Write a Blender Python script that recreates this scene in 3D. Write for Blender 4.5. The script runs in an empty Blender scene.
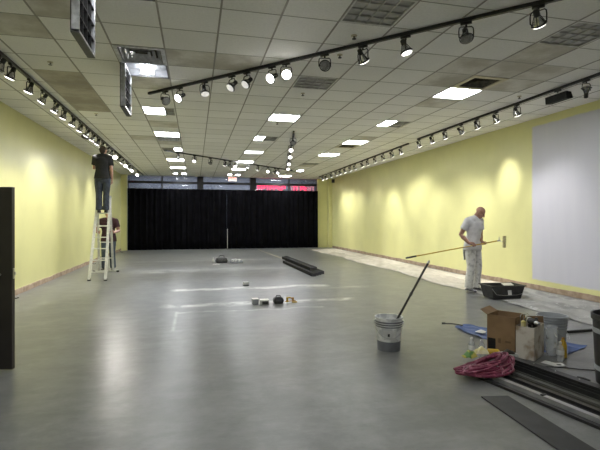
import bpy, bmesh, math, random
from mathutils import Vector, Matrix, Euler
EXPOSURE = 1.48
R = math.radians
PI = math.pi
random.seed(7)
scn = bpy.context.scene
COL = scn.collection

# ------------------------------------------------------------------ helpers
class MB:
    """collects shapes, then links them as ONE mesh object"""
    def __init__(s):
        s.v = []; s.f = []; s.mi = []; s.m = 0
    def add(s, vs, fs):
        b = len(s.v); s.v += [tuple(v) for v in vs]
        for f in fs:
            s.f.append(tuple(b + i for i in f)); s.mi.append(s.m)
    def box(s, c, d, rot=None):
        hx, hy, hz = d[0] / 2, d[1] / 2, d[2] / 2
        vs = [Vector((x, y, z)) for x in (-hx, hx) for y in (-hy, hy) for z in (-hz, hz)]
        if rot is not None:
            vs = [rot @ v for v in vs]
        c = Vector(c)
        s.add([v + c for v in vs], [(0, 1, 3, 2), (4, 6, 7, 5), (0, 4, 5, 1), (2, 3, 7, 6), (0, 2, 6, 4), (1, 5, 7, 3)])
    def bar(s, p0, p1, w, h, up=(0, 0, 1)):
        p0, p1 = Vector(p0), Vector(p1); t = (p1 - p0); L = t.length; t.normalize()
        up = Vector(up); a = t.cross(up)
        if a.length < 1e-4: a = t.cross(Vector((0, 1, 0)))
        a.normalize(); b = a.cross(t)
        m = Matrix((a, t, b)).transposed()
        s.box((p0 + p1) / 2, (w, L, h), m)
    def rings(s, rings, cap=True):
        n = len(rings[0]); vs = [p for r in rings for p in r]; fs = []
        for k in range(len(rings) - 1):
            for i in range(n):
                j = (i + 1) % n
                fs.append((k * n + i, k * n + j, (k + 1) * n + j, (k + 1) * n + i))
        if cap:
            fs.append(tuple(range(n))[::-1]); fs.append(tuple((len(rings) - 1) * n + i for i in range(n)))
        s.add(vs, fs)
    def tube(s, pts, r, n=8, cap=True, flat=None, ref=None):
        """r: radius or list; flat: (a,b) multipliers for an elliptic section"""
        pts = [Vector(p) for p in pts]
        rs = r if isinstance(r, (list, tuple)) else [r] * len(pts)
        fa, fb = flat or (1, 1)
        rings = []; a = None
        for k, p in enumerate(pts):
            t = (pts[min(k + 1, len(pts) - 1)] - pts[max(k - 1, 0)])
            if t.length < 1e-9: t = Vector((0, 0, 1))
            t.normalize()
            if a is None:
                a = Vector(ref) if ref is not None else (Vector((1, 0, 0)) if abs(t.x) < .9 else Vector((0, 1, 0)))
            a = a - t * a.dot(t)
            if a.length < 1e-6: a = t.orthogonal()
            a.normalize(); b = t.cross(a)
            rings.append([p + (a * math.cos(2 * PI * i / n) * fa + b * math.sin(2 * PI * i / n) * fb) * rs[k] for i in range(n)])
        s.rings(rings, cap)
    def limb(s, pts, rs, n=12, flat=None, ref=None):
        """a tube with rounded ends"""
        pts = [Vector(p) for p in pts]; rs = list(rs)
        t0 = (pts[0] - pts[1]).normalized(); t1 = (pts[-1] - pts[-2]).normalized()
        P = []; Q = []
        for a in (80, 50, 25):
            P.append(pts[0] + t0 * rs[0] * math.sin(R(a)) * .9); Q.append(rs[0] * math.cos(R(a)))
        P += pts; Q += rs
        for a in (25, 50, 80):
            P.append(pts[-1] + t1 * rs[-1] * math.sin(R(a)) * .9); Q.append(rs[-1] * math.cos(R(a)))
        s.tube(P, Q, n, True, flat, ref)
    def lathe(s, prof, c=(0, 0, 0), n=20, rot=None, cap=False):
        c = Vector(c); rings = []
        for r, z in prof:
            ring = [Vector((r * math.cos(2 * PI * i / n), r * math.sin(2 * PI * i / n), z)) for i in range(n)]
            if rot is not None: ring = [rot @ p for p in ring]
            rings.append([p + c for p in ring])
        s.rings(rings, cap)
    def ball(s, c, r, n=14, m=9, rot=None):
        r = (r, r, r) if not isinstance(r, (tuple, list)) else r
        c = Vector(c); rings = []
        for k in range(m + 1):
            th = PI * (k + .08) / (m + .16)
            ring = []
            for i in range(n):
                p = Vector((r[0] * math.sin(th) * math.cos(2 * PI * i / n), r[1] * math.sin(th) * math.sin(2 * PI * i / n), -r[2] * math.cos(th)))
                if rot is not None: p = rot @ p
                ring.append(p + c)
            rings.append(ring)
        s.rings(rings, True)
    def grid(s, nx, ny, fn, thick=0.0):
        vs = [fn(i / nx, j / ny) for j in range(ny + 1) for i in range(nx + 1)]
        w = nx + 1
        fs = [(j * w + i, j * w + i + 1, (j + 1) * w + i + 1, (j + 1) * w + i) for j in range(ny) for i in range(nx)]
        if thick:
            n0 = len(vs); vs = vs + [Vector(v) - Vector((0, 0, thick)) for v in vs]
            fs = fs + [tuple(n0 + i for i in f[::-1]) for f in fs]
            edge = [i for i in range(nx)]
            ring = [i for i in range(w)] + [j * w + nx for j in range(1, ny + 1)] + [ny * w + i for i in range(nx - 1, -1, -1)] + [j * w for j in range(ny - 1, 0, -1)]
            for a, b in zip(ring, ring[1:] + ring[:1]):
                fs.append((b, a, a + n0, b + n0))
        s.add(vs, fs)
    def mesh(s, name):
        me = bpy.data.meshes.new(name)
        me.from_pydata(s.v, [], s.f)
        me.polygons.foreach_set('material_index', s.mi)
        bm = bmesh.new(); bm.from_mesh(me)
        bmesh.ops.recalc_face_normals(bm, faces=bm.faces)
        bm.to_mesh(me); bm.free(); me.update()
        return me
    def build(s, name, mats, parent=None, smooth=False, loc=None, rot=None, bevel=0):
        me = s.mesh(name)
        for m in (mats if isinstance(mats, (list, tuple)) else [mats]):
            me.materials.append(m)
        o = bpy.data.objects.new(name, me); COL.objects.link(o)
        if parent is not None: o.parent = parent
        if loc is not None: o.location = loc
        if rot is not None: o.rotation_euler = rot
        if smooth: shade(o)
        if bevel:
            b = o.modifiers.new('edge', 'BEVEL'); b.width = bevel; b.segments = 2; b.limit_method = 'ANGLE'
        return o

def shade(o, angle=40):
    me = o.data
    me.polygons.foreach_set('use_smooth', [True] * len(me.polygons))
    bm = bmesh.new(); bm.from_mesh(me)
    for e in bm.edges:
        if len(e.link_faces) == 2 and e.calc_face_angle(0) > R(angle): e.smooth = False
    bm.to_mesh(me); bm.free()

def melt(mb, name, mats, parent, voxel=.008, it=4, smooth=True):
    """union of the overlapping shapes as one continuous skin"""
    tmp = bpy.data.objects.new('tmp', mb.mesh('tmp')); COL.objects.link(tmp)
    m = tmp.modifiers.new('r', 'REMESH'); m.mode = 'VOXEL'; m.voxel_size = voxel
    q = tmp.modifiers.new('s', 'SMOOTH'); q.iterations = it; q.factor = .5
    dg = bpy.context.evaluated_depsgraph_get()
    me = bpy.data.meshes.new_from_object(tmp.evaluated_get(dg))
    bpy.data.objects.remove(tmp)
    me.name = name; me.materials.clear()
    for mm in (mats if isinstance(mats, (list, tuple)) else [mats]): me.materials.append(mm)
    me.polygons.foreach_set('material_index', [0] * len(me.polygons))
    if smooth: me.polygons.foreach_set('use_smooth', [True] * len(me.polygons))
    o = bpy.data.objects.new(name, me); COL.objects.link(o); o.parent = parent
    return o

def thing(name, label, cat, loc=(0, 0, 0), rz=0.0, group=None):
    o = bpy.data.objects.new(name, None); COL.objects.link(o)
    o.empty_display_size = .1
    o.location = loc; o.rotation_euler = (0, 0, rz)
    o['label'] = label; o['category'] = cat
    if group: o['group'] = group
    return o
def tag(o, label, cat, group=None, kind=None):
    o['label'] = label; o['category'] = cat
    if group: o['group'] = group
    if kind: o['kind'] = kind
    return o
def struct(o):
    o['kind'] = 'structure'; return o
def dup(o, parent=None, top=True, **kw):
    c = o.copy(); COL.objects.link(c)
    if parent is not None: c.parent = parent
    for ch in list(o.children): dup(ch, c, False)
    if top:
        for k in ('label', 'group'):
            if k in kw: c[k] = kw[k]
        if 'loc' in kw: c.location = kw['loc']
        if 'rz' in kw: c.rotation_euler = (0, 0, kw['rz'])
    return c

# ------------------------------------------------------------------ materials
class NT:
    def __init__(s, name):
        s.m = bpy.data.materials.new(name); s.m.use_nodes = True
        s.n = s.m.node_tree.nodes; s.l = s.m.node_tree.links
        s.b = s.n['Principled BSDF']
    def node(s, t, **kw):
        n = s.n.new(t)
        for k, v in kw.items(): setattr(n, k, v)
        return n
    def put(s, sock, val):
        if hasattr(val, 'is_output'): s.l.new(val, sock)
        else: sock.default_value = val
    def math(s, op, a, b=None, clamp=False):
        n = s.node('ShaderNodeMath', operation=op, use_clamp=clamp)
        s.put(n.inputs[0], a)
        if b is not None: s.put(n.inputs[1], b)
        return n.outputs[0]
    def pos(s):
        if not hasattr(s, '_p'):
            g = s.node('ShaderNodeNewGeometry'); x = s.node('ShaderNodeSeparateXYZ')
            s.l.new(g.outputs['Position'], x.inputs[0]); s._p = g.outputs['Position']; s._x = x.outputs
        return s._p, s._x
    def noise(s, scale, detail=3, rough=.5, vec=None, dist=0.0, stretch=None):
        n = s.node('ShaderNodeTexNoise'); n.inputs['Scale'].default_value = scale
        n.inputs['Detail'].default_value = detail; n.inputs['Roughness'].default_value = rough
        n.inputs['Distortion'].default_value = dist
        if vec is None:
            tc = s.node('ShaderNodeTexCoord'); vec = tc.outputs['Object']
        if stretch:
            mp = s.node('ShaderNodeMapping'); mp.inputs['Scale'].default_value = stretch
            s.l.new(vec, mp.inputs['Vector']); vec = mp.outputs[0]
        s.l.new(vec, n.inputs['Vector']); return n.outputs['Fac']
    def ramp(s, fac, a, b):
        n = s.node('ShaderNodeMapRange', interpolation_type='SMOOTHSTEP'); n.clamp = True
        s.put(n.inputs[0], fac); n.inputs[1].default_value = a; n.inputs[2].default_value = b
        return n.outputs[0]
    def mix(s, fac, a, b):
        n = s.node('ShaderNodeMix', data_type='RGBA')
        s.put(n.inputs[0], fac)
        for k, v in ((6, a), (7, b)):
            s.put(n.inputs[k], v if hasattr(v, 'is_output') else (*v, 1))
        return n.outputs[2]
    def boxmask(s, x, y, cx, cy, hx, hy, soft):
        def one(v, c, h):
            d = s.math('ABSOLUTE', s.math('SUBTRACT', v, c))
            return s.math('DIVIDE', s.math('SUBTRACT', h, d), soft, True)
        return s.math('MULTIPLY', one(x, cx, hx), one(y, cy, hy))
    def bump(s, h, strength=.2, dist=.01):
        n = s.node('ShaderNodeBump'); n.inputs['Strength'].default_value = strength; n.inputs['Distance'].default_value = dist
        s.l.new(h, n.inputs['Height']); s.l.new(n.outputs[0], s.b.inputs['Normal'])

def pm(name, c, c2=None, scale=12, rough=.5, metal=0.0, bump=0.0, lo=.35, hi=.65, detail=3, spec=None):
    t = NT(name)
    c2 = c2 or tuple(min(1, x * .82) for x in c)
    f = t.ramp(t.noise(scale, detail), lo, hi)
    t.put(t.b.inputs['Base Color'], t.mix(f, c, c2))
    t.b.inputs['Roughness'].default_value = rough; t.b.inputs['Metallic'].default_value = metal
    if spec is not None: t.b.inputs['Specular IOR Level'].default_value = spec
    if bump: t.bump(t.noise(scale * 3, 2), bump)
    return t.m
def emit(name, c, strength, base=(.8, .8, .8)):
    t = NT(name); t.b.inputs['Base Color'].default_value = (*base, 1)
    t.b.inputs['Emission Color'].default_value = (*c, 1); t.b.inputs['Emission Strength'].default_value = strength
    t.b.inputs['Roughness'].default_value = .4
    n = t.noise(9, 1); f = t.ramp(n, .2, .8)
    t.put(t.b.inputs['Base Color'], t.mix(f, base, tuple(x * .93 for x in base)))
    return t.m
def clear(name, c, alpha_fac, rough=.08):
    """thin clear plastic or glass: part passes straight through, part is a glossy coloured skin"""
    t = NT(name); t.b.inputs['Roughness'].default_value = rough
    n = t.ramp(t.noise(18, 2), .3, .7)
    t.put(t.b.inputs['Base Color'], t.mix(n, c, tuple(x * .85 for x in c)))
    tr = t.node('ShaderNodeBsdfTransparent'); mx = t.node('ShaderNodeMixShader')
    mx.inputs[0].default_value = alpha_fac
    out = t.n['Material Output']
    t.l.new(tr.outputs[0], mx.inputs[1]); t.l.new(t.b.outputs[0], mx.inputs[2]); t.l.new(mx.outputs[0], out.inputs[0])
    return t.m

M = {}
M['black_metal'] = pm('black_metal', (.012, .012, .013), (.02, .02, .021), 20, .42)
M['black_plastic'] = pm('black_plastic', (.014, .014, .015), (.024, .024, .025), 14, .45, bump=.05)
M['rail_black'] = pm('matt_black', (.008, .008, .008), (.014, .014, .014), 8, .75, spec=.2)
M['dark_grey'] = pm('dark_grey', (.05, .05, .052), (.035, .035, .036), 10, .5)
M['steel'] = pm('steel', (.55, .55, .56), (.42, .42, .43), 25, .28, 1.0)
M['alu'] = pm('aluminium', (.78, .78, .75), (.66, .66, .63), 16, .4, .25)
M['white'] = pm('white_paint', (.74, .74, .72), (.62, .62, .6), 14, .5)
M['tbar'] = pm('grid_bar', (.36, .35, .32), (.30, .29, .265), 4, .7)
M['beige'] = pm('beige_frame', (.60, .55, .42), (.52, .47, .36), 8, .55)
M['lens_off'] = pm('unlit_lens', (.33, .33, .33), (.22, .22, .22), 60, .2)
M['reflector'] = pm('lamp_reflector', (.6, .6, .6), (.42, .42, .42), 30, .22, .85)
M['lens_on'] = emit('lit_lens', (1, .97, .92), 8)
M['lens_rim'] = emit('rim_lit_lens', (1, .97, .92), 1.6)
M['lens_glow'] = emit('dim_lens', (1, .97, .92), .22, (.45, .45, .45))
M['panel_on'] = emit('lit_panel', (.97, .99, 1.0), 16)
M['panel_dim'] = emit('dim_panel', (.95, .98, 1.0), 2.0)
M['tube_on'] = emit('lit_tube', (.97, .99, 1.0), 14)
M['louver'] = pm('louver_grey', (.50, .50, .48), (.40, .40, .385), 7, .4)
M['housing'] = pm('fixture_housing', (.30, .31, .33), (.24, .25, .27), 12, .5)
M['louver_lit'] = pm('louver_silver', (.62, .63, .66), (.45, .46, .48), 22, .3, .6)
M['curtain'] = pm('black_curtain', (.002, .002, .0028), (.004, .004, .0058), 3, .9, spec=.08)
M['mullion'] = pm('black_mullion', (.008, .008, .009), (.013, .012, .013), 9, .4)
M['skin_tan'] = pm('weathered_skin', (.40, .22, .155), (.31, .165, .115), 18, .5)
M['skin_pale'] = pm('pale_skin', (.50, .29, .215), (.42, .235, .17), 18, .5)
M['hair_brown'] = pm('brown_hair', (.03, .02, .014), (.05, .033, .022), 60, .7, bump=.4)
M['hair_grey'] = pm('grey_hair', (.34, .32, .30), (.2, .19, .18), 60, .7, bump=.4)
M['eye'] = pm('eye', (.05, .035, .03), None, 40, .2)
M['tee_white'] = pm('white_cotton', (.66, .65, .66), (.56, .55, .56), 9, .85, bump=.15)
M['tee_black'] = pm('black_cotton', (.008, .008, .009), (.014, .014, .015), 9, .85, bump=.15)
M['tee_maroon'] = pm('maroon_cotton', (.035, .012, .016), (.055, .018, .024), 9, .85, bump=.15)
M['jeans'] = pm('dark_denim', (.028, .036, .052), (.045, .055, .075), 14, .85, bump=.15)
M['jeans_mid'] = pm('blue_grey_denim', (.07, .09, .12), (.045, .06, .085), 14, .85, bump=.15)
M['paint_pants'] = pm('paint_splattered_cotton', (.66, .65, .62), (.46, .45, .43), 16, .85, bump=.2, lo=.5, hi=.64, detail=5)
M['shoe_grey'] = pm('grey_shoe', (.10, .10, .105), (.3, .3, .3), 22, .6, lo=.55, hi=.62)
M['shoe_black'] = pm('black_shoe', (.015, .015, .015), (.03, .03, .03), 20, .5)
M['sole'] = pm('pale_sole', (.42, .42, .4), (.3, .3, .29), 20, .7)
M['yellow_pole'] = pm('yellow_pole', (.62, .42, .06), (.5, .33, .05), 30, .4)
M['nap'] = pm('roller_nap', (.60, .55, .30), (.42, .38, .2), 50, .95, bump=.6)
M['cardboard'] = pm('brown_cardboard', (.26, .165, .085), (.21, .13, .068), 6, .8)
M['cardboard_in'] = pm('cardboard_inside', (.16, .10, .055), (.12, .075, .04), 6, .85)
M['cardboard_dark'] = pm('dark_hole', (.008, .007, .006), None, 6, .9)
M['kraft'] = pm('whitewashed_cardboard', (.58, .54, .49), (.30, .225, .16), 6, .8, lo=.46, hi=.66, detail=4)
M['grey_plastic'] = pm('grey_plastic', (.38, .40, .43), (.31, .33, .36), 6, .45)
M['tarp'] = pm('blue_tarp', (.035, .075, .22), (.05, .10, .28), 10, .5, bump=.4)
M['hose'] = pm('maroon_hose', (.15, .02, .05), (.30, .07, .13), 22, .45, lo=.5, hi=.62)
M['clear_bottle'] = clear('clear_bottle', (.75, .78, .80), .35)
M['bucket_clear'] = pm('milky_plastic', (.80, .81, .80), (.5, .51, .52), 9, .4, lo=.45, hi=.6, detail=4)
M['grey_paint'] = pm('grey_paint', (.17, .18, .20), (.12, .125, .14), 7, .4)
M['yellow_plastic'] = pm('yellow_plastic', (.65, .42, .03), (.55, .34, .03), 12, .45)
M['orange_wood'] = pm('orange_wood', (.50, .27, .08), (.38, .19, .05), 14, .6)
M['green_pack'] = pm('green_packet', (.10, .24, .06), (.55, .50, .12), 9, .45, lo=.45, hi=.55)
M['yellow_pack'] = pm('yellow_packet', (.62, .55, .2), (.75, .7, .5), 9, .45)
M['paper'] = pm('white_paper', (.72, .72, .72), (.66, .66, .66), 10, .8)
M['label_white'] = pm('white_label', (.65, .65, .64), None, 10, .6)
M['rubber'] = pm('dark_rubber', (.022, .022, .023), (.032, .032, .033), 8, .6)
M['track_grey'] = pm('rail_grey', (.075, .075, .07), (.11, .11, .10), 5, .45)
M['track_olive'] = pm('rail_olive', (.085, .08, .068), (.055, .052, .045), 6, .55)
M['track_silver'] = pm('rail_silver', (.50, .50, .50), (.36, .36, .37), 6, .35, .5)
M['scar'] = pm('wall_base_scar', (.44, .34, .255), (.32, .235, .17), 7, .85, lo=.4, hi=.62, detail=5)
M['red_neon'] = emit('red_neon', (1, .03, .12), 2.6, (.5, .05, .1))
M['pink_neon'] = emit('pink_neon', (.9, .3, .4), .8, (.4, .3, .32))
M['exit_red'] = emit('exit_red', (1, .12, .08), .9, (.6, .1, .1))
M['exit_plate'] = pm('exit_plate', (.5, .45, .4), None, 10, .4)
M['glass'] = clear('storefront_glass', (.11, .115, .13), .45, .03)
M['dark_outside'] = pm('dim_corridor', (.16, .17, .20), (.12, .13, .155), 2, .8)
M['brown_dirt'] = pm('dusty_dark', (.05, .045, .035), (.09, .08, .06), 16, .8)

def mat_floor():
    t = NT('polished_concrete'); p, x = t.pos()
    n1 = t.noise(.55, 5, .6, p); n2 = t.noise(2.3, 8, .72, p, 0.3); n3 = t.noise(5, 5, .65, p, 0, (.5, 1.6, 1))
    c = t.mix(t.ramp(n1, .25, .75), (.150, .153, .151), (.185, .187, .182))
    c = t.mix(t.math('MULTIPLY', t.ramp(n2, .38, .72), .6), c, (.265, .267, .26))
    c = t.mix(t.math('MULTIPLY', t.ramp(n3, .3, .9), .3), c, (.085, .087, .087))
    n4 = t.noise(3.2, 9, .72, p, 0, (.7, 1.3, 1)); c = t.mix(t.math('MULTIPLY', t.ramp(n4, .46, .72), .55), c, (.24, .243, .236))
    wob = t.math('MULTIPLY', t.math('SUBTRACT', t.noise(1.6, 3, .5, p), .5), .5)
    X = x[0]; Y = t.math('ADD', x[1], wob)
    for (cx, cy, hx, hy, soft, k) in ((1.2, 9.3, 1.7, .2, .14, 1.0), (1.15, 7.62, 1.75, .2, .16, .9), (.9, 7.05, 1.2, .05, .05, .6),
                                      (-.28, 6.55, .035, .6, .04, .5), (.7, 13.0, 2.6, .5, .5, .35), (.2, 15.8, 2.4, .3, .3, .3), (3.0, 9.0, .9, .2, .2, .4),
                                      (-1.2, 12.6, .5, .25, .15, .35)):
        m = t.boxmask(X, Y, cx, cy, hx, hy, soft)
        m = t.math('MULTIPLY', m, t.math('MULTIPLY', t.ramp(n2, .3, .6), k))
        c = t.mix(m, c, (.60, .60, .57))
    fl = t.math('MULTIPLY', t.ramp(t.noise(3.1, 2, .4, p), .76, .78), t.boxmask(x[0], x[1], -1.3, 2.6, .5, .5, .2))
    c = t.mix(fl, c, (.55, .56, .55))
    t.put(t.b.inputs['Base Color'], c)
    t.b.inputs['Roughness'].default_value = .29; t.b.inputs['Specular IOR Level'].default_value = .15
    t.bump(t.noise(16, 7, .75, p), .22, .008)
    return t.m
def mat_wall(name, base, patch=False):
    t = NT(name); p, x = t.pos()
    n = t.noise(1.3, 4, .55, p)
    c = t.mix(t.ramp(n, .3, .7), base, tuple(v * .93 for v in base))
    if patch:   # square of bluish primer rolled on the yellow paint
        wob = t.math('MULTIPLY', t.math('SUBTRACT', t.noise(5, 3, .6, p), .5), .05)
        m = t.boxmask(t.math('ADD', x[1], wob), t.math('ADD', x[2], wob), 5.83, 1.79, 2.0, 1.60, .03)
        streak = t.noise(6, 2, .5, p, stretch=(1, 1, .12))
        c = t.mix(m, c, t.mix(streak, (.57, .57, .66), (.62, .62, .70)))
    t.put(t.b.inputs['Base Color'], c); t.b.inputs['Roughness'].default_value = .42
    t.bump(t.noise(90, 2, .5, p), .05, .003)
    return t.m
def mat_tile(name, a, b, stain=None):
    t = NT(name); p, x = t.pos()
    n = t.noise(38, 3, .7, p); big = t.noise(.8, 3, .5, p)
    c = t.mix(t.ramp(n, .35, .7), a, b)
    c = t.mix(t.math('MULTIPLY', t.ramp(big, .4, .7), .25), c, tuple(v * .8 for v in a))
    if stain:
        c = t.mix(t.ramp(t.noise(1.7, 4, .6, p), .35, .62), c, stain)
    t.put(t.b.inputs['Base Color'], c); t.b.inputs['Roughness'].default_value = .9
    t.bump(n, .15, .004)
    return t.m
def mat_cloth(name, a, b, d, alpha=1.0):
    t = NT(name); p, x = t.pos()
    n = t.noise(2.2, 5, .6, p, 1.0, (1, .5, 1)); k = t.noise(11, 4, .65, p, .8)
    c = t.mix(t.ramp(n, .35, .65), a, b); c = t.mix(t.math('MULTIPLY', t.ramp(k, .56, .72), .6), c, d)
    t.put(t.b.inputs['Base Color'], c); t.b.inputs['Roughness'].default_value = .7
    t.bump(k, .5, .02)
    return t.m
YEL = (.715, .70, .335)
M['floor'] = mat_floor()
M['wall'] = mat_wall('yellow_wall', YEL)
M['wall_patch'] = mat_wall('yellow_wall_with_primer', YEL, True)
M['wall_grey'] = mat_wall('grey_wall', (.42, .42, .40))
M['tile'] = mat_tile('ceiling_tile', (.88, .875, .86), (.82, .815, .80))
M['tile2'] = mat_tile('ceiling_tile_duller', (.84, .835, .815), (.78, .775, .755))
M['tile_stain'] = mat_tile('stained_tile', (.50, .47, .41), (.44, .41, .35), (.33, .30, .25))
M['tile_stain2'] = mat_tile('smudged_tile', (.75, .735, .69), (.68, .665, .62), (.50, .475, .42))
M['cloth'] = mat_cloth('paint_cloth', (.74, .69, .64), (.58, .53, .48), (.30, .25, .22))
M['film'] = mat_cloth('plastic_film', (.42, .42, .41), (.27, .27, .265), (.72, .72, .72))

# ------------------------------------------------------------------ the room
H = 3.53
XL, XR, YF, YB = -3.33, 6.85, -4.6, 22.0
TX, TY, X0, Y0 = .6096, .5944, .25, 6.187

b = MB(); b.box(((XL + XR) / 2, (YF + YB + .4) / 2, -.1), (XR - XL + .4, YB - YF + .8, .2)); struct(b.build('floor', M['floor']))
b = MB(); b.box((XL - .1, (YF + YB) / 2, H / 2 + .1), (.2, YB - YF + .6, H + .2)); struct(b.build('wall_left', M['wall']))
b = MB(); b.box((XR + .1, (YF + YB) / 2, H / 2 + .1), (.2, YB - YF + .6, H + .2)); struct(b.build('wall_right', M['wall_patch']))
b = MB(); b.box(((XL + XR) / 2, YF - .1, H / 2 + .1), (XR - XL, .2, H + .2)); struct(b.build('wall_front', M['wall_grey']))
# piers at both ends of the shopfront
b = MB(); b.box((-3.2, 21.85, H / 2), (.26, .3, H)); b.box((6.40, 21.95, H / 2), (.52, .3, H)); b.box((6.76, 21.75, H / 2), (.18, .4, H)); struct(b.build('wall_back', M['wall']))
# scarred strips where the skirting was pulled off
def strip(name, x, y0, y1, side):
    b = MB(); n = 90
    rnd = random.Random(3 if side < 0 else 4)
    rings = []
    for k in range(n + 1):
        y = y0 + (y1 - y0) * k / n; h = .105 + rnd.uniform(-.008, .008); tk = .012
        rings.append([Vector((x, y, .001)), Vector((x - side * tk, y, .001)), Vector((x - side * tk, y, h - .008)), Vector((x, y, h))])
    b.rings(rings); return struct(b.build(name, M['scar']))
strip('baseboard_left', XL + .001, YF + .1, 21.68, -1); strip('baseboard_right', XR - .001, YF + .1, 21.5, 1)

# ceiling: one tile per cell, holes where fixtures sit
FIX = {}
def fx(i, j, kind): FIX[(i, j)] = kind
for i, rows in {-2: {-12: 'lit', -8: 'lit', -4: 'open', -1: 'vent', 0: 'open', 4: 'half_r', 8: 'lit', 9: 'vent', 12: 'half_l', 16: 'lit', 20: 'lit', 24: 'half_b'},
                2: {-12: 'lit', -8: 'off', -4: 'off', 0: 'off', 4: 'lit', 8: 'half_r3', 12: 'dim', 16: 'lit', 20: 'lit', 24: 'half_b'},
                6: {-8: 'off', -4: 'off', -1: 'beige_vent', 0: 'lit', 4: 'half_r2', 8: 'lit', 9: 'beige_vent', 12: 'lit', 16: 'off', 20: 'half_l', 24: 'lit'}}.items():
    for j, k in rows.items(): fx(i, j, k)
STAIN = {(-4, 1), (-4, 2), (-4, 3), (-4, 4)}
STAIN2 = {(6, -3), (6, -2), (7, -1), (5, -1), (-3, -3), (-4, -2), (-1, -1), (0, -1), (-2, 6), (-2, 10), (6, 7), (6, 17), (-3, 9), (-2, 1), (6, 1), (6, 21), (5, -2), (7, -2)}
def cell(i, j):
    return (max(XL, X0 + TX * i), min(XR, X0 + TX * (i + 1)), max(YF, Y0 + TY * j), min(YB + .1, Y0 + TY * (j + 1)))
b = MB(); rt = random.Random(5)
i0, i1 = math.floor((XL - X0) / TX), math.floor((XR - X0) / TX)
j0, j1 = math.floor((YF - Y0) / TY), math.floor((YB - Y0) / TY)
for i in range(i0, i1 + 1):
    for j in range(j0, j1 + 1):
        if (i, j) in FIX: continue
        x0, x1, y0, y1 = cell(i, j)
        if x1 - x0 < .005 or y1 - y0 < .005: continue
        b.m = 2 if (i, j) in STAIN else 3 if (i, j) in STAIN2 else (1 if rt.random() < .3 else 0)
        b.box(((x0 + x1) / 2, (y0 + y1) / 2, H + .012), (x1 - x0, y1 - y0, .024))
ceil = struct(b.build('ceiling', [M['tile'], M['tile2'], M['tile_stain'], M['tile_stain2']]))
b = MB()
for i in range(i0 + 1, i1 + 1): b.box((X0 + TX * i, (YF + YB) / 2, H), (.020, YB - YF, .008))
for j in range(j0 + 1, j1 + 1): b.box(((XL + XR) / 2, Y0 + TY * j, H + .001), (XR - XL, .012, .006))
g = struct(b.build('ceiling_grid', M['tbar'], ceil))
b = MB(); b.box(((XL + XR) / 2, (YF + YB) / 2, H + .3), (XR - XL + .4, YB - YF + .6, .05)); struct(b.build('roof_slab', M['dark_grey']))

# ------------------------------------------------------------------ shopfront: mullions, panes, what lies outside
WX = [-3.07, -1.53, .25, 2.82, 4.67, 6.14]
half = [.03, .035, .15, .15, .035, .03]
for k in range(5):
    xa, xb = WX[k] + half[k], WX[k + 1] - half[k + 1]
    fr = MB()
    for x, w in ((WX[k], half[k]), (WX[k + 1], half[k + 1])):
        if x == WX[k + 1] and k < 4: continue
        fr.box((x, 22.02, H / 2), (2 * w, .1 if w < .1 else .24, H))
    fr.box(((xa + xb) / 2, 22.02, 3.215), (xb - xa, .1, .11)); fr.box(((xa + xb) / 2, 22.02, 2.86), (xb - xa, .1, .08)); fr.box(((xa + xb) / 2, 22.02, .06), (xb - xa, .1, .12))
    w = struct(fr.build('window_%d' % (k + 1), M['mullion'], bevel=.004))
    for z0, z1 in ((3.27, H), (2.9, 3.16), (.12, 2.82)):
        p = MB(); p.box(((xa + xb) / 2, 22.03, (z0 + z1) / 2), (xb - xa, .01, z1 - z0)); struct(p.build('pane', M['glass'], w))
# beyond the glass: a dim mall corridor, brightened by an added unseen area light
b = MB(); b.box((1.7, 27.0, 2.2), (16, .2, 4.8)); b.box((1.7, 24.6, 4.4), (16, 5, .1)); struct(b.build('wall_corridor', M['dark_outside']))
b = MB(); b.box((1.7, 24.7, -.1), (16, 4.6, .2)); struct(b.build('floor_corridor', M['dark_grey']))
la = bpy.data.lights.new('corridor_fill', 'AREA'); la.shape = 'RECTANGLE'; la.size = 10; la.size_y = .5; la.energy = 500; la.color = (.8, .87, 1)
lo = bpy.data.objects.new('corridor_fill', la); COL.objects.link(lo); lo.location = (1.5, 25.2, 4.2)
lo['kind'] = 'helper'

# red lit lettering outside (seen from behind, unreadable)
def neon(name, label, x0, x1, n, mats, z0=2.92, z1=3.15, seed=1):
    t = thing(name, label, 'sign', ((x0 + x1) / 2, 22.3, z0))
    rr = random.Random(seed); w = (x1 - x0) / n
    p = MB(); p.bar((x0 - t.location.x, .03, .02), (x1 - t.location.x, .03, .02), .03, .03); p.bar((x0 - t.location.x, .03, z1 - z0 - .02), (x1 - t.location.x, .03, z1 - z0 - .02), .03, .03)
    p.build('sign_rail', M['mullion'], t)
    for k in range(n):
        cx = x0 + w * (k + .5) - t.location.x; ww = w * .40; h = z1 - z0
        b = MB(); pts = []
        kind = rr.choice([0, 1, 2, 3, 4])
        if kind == 0: pts = [[(-ww, 0), (-ww, h), (ww, h), (ww, .55 * h), (-ww, .5 * h)]]
        elif kind == 1: pts = [[(ww, 0), (-ww, 0), (-ww, h), (ww, h)], [(-ww, h / 2), (ww, h / 2)]]
        elif kind == 2: pts = [[(-ww, 0), (-ww, h), (ww, h), (ww, 0), (-ww, 0)]]
        elif kind == 3: pts = [[(0, 0), (0, h)], [(-ww, h), (ww, h)], [(-ww, 0), (ww, 0)]]
        else: pts = [[(-ww, h), (ww, .6 * h), (-ww, .4 * h), (ww, 0)]]
        for pl in pts:
            for a, c in zip(pl, pl[1:]): b.bar((cx + a[0], 0, a[1]), (cx + c[0], 0, c[1]), .04, .085, (0, 1, 0))
        b.build('letter', rr.choice(mats), t)
neon('neon_sign', 'bright red glowing sign lettering behind the transom glass, seen from its back', 3.08, 4.55, 7, [M['red_neon']], seed=4)
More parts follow.
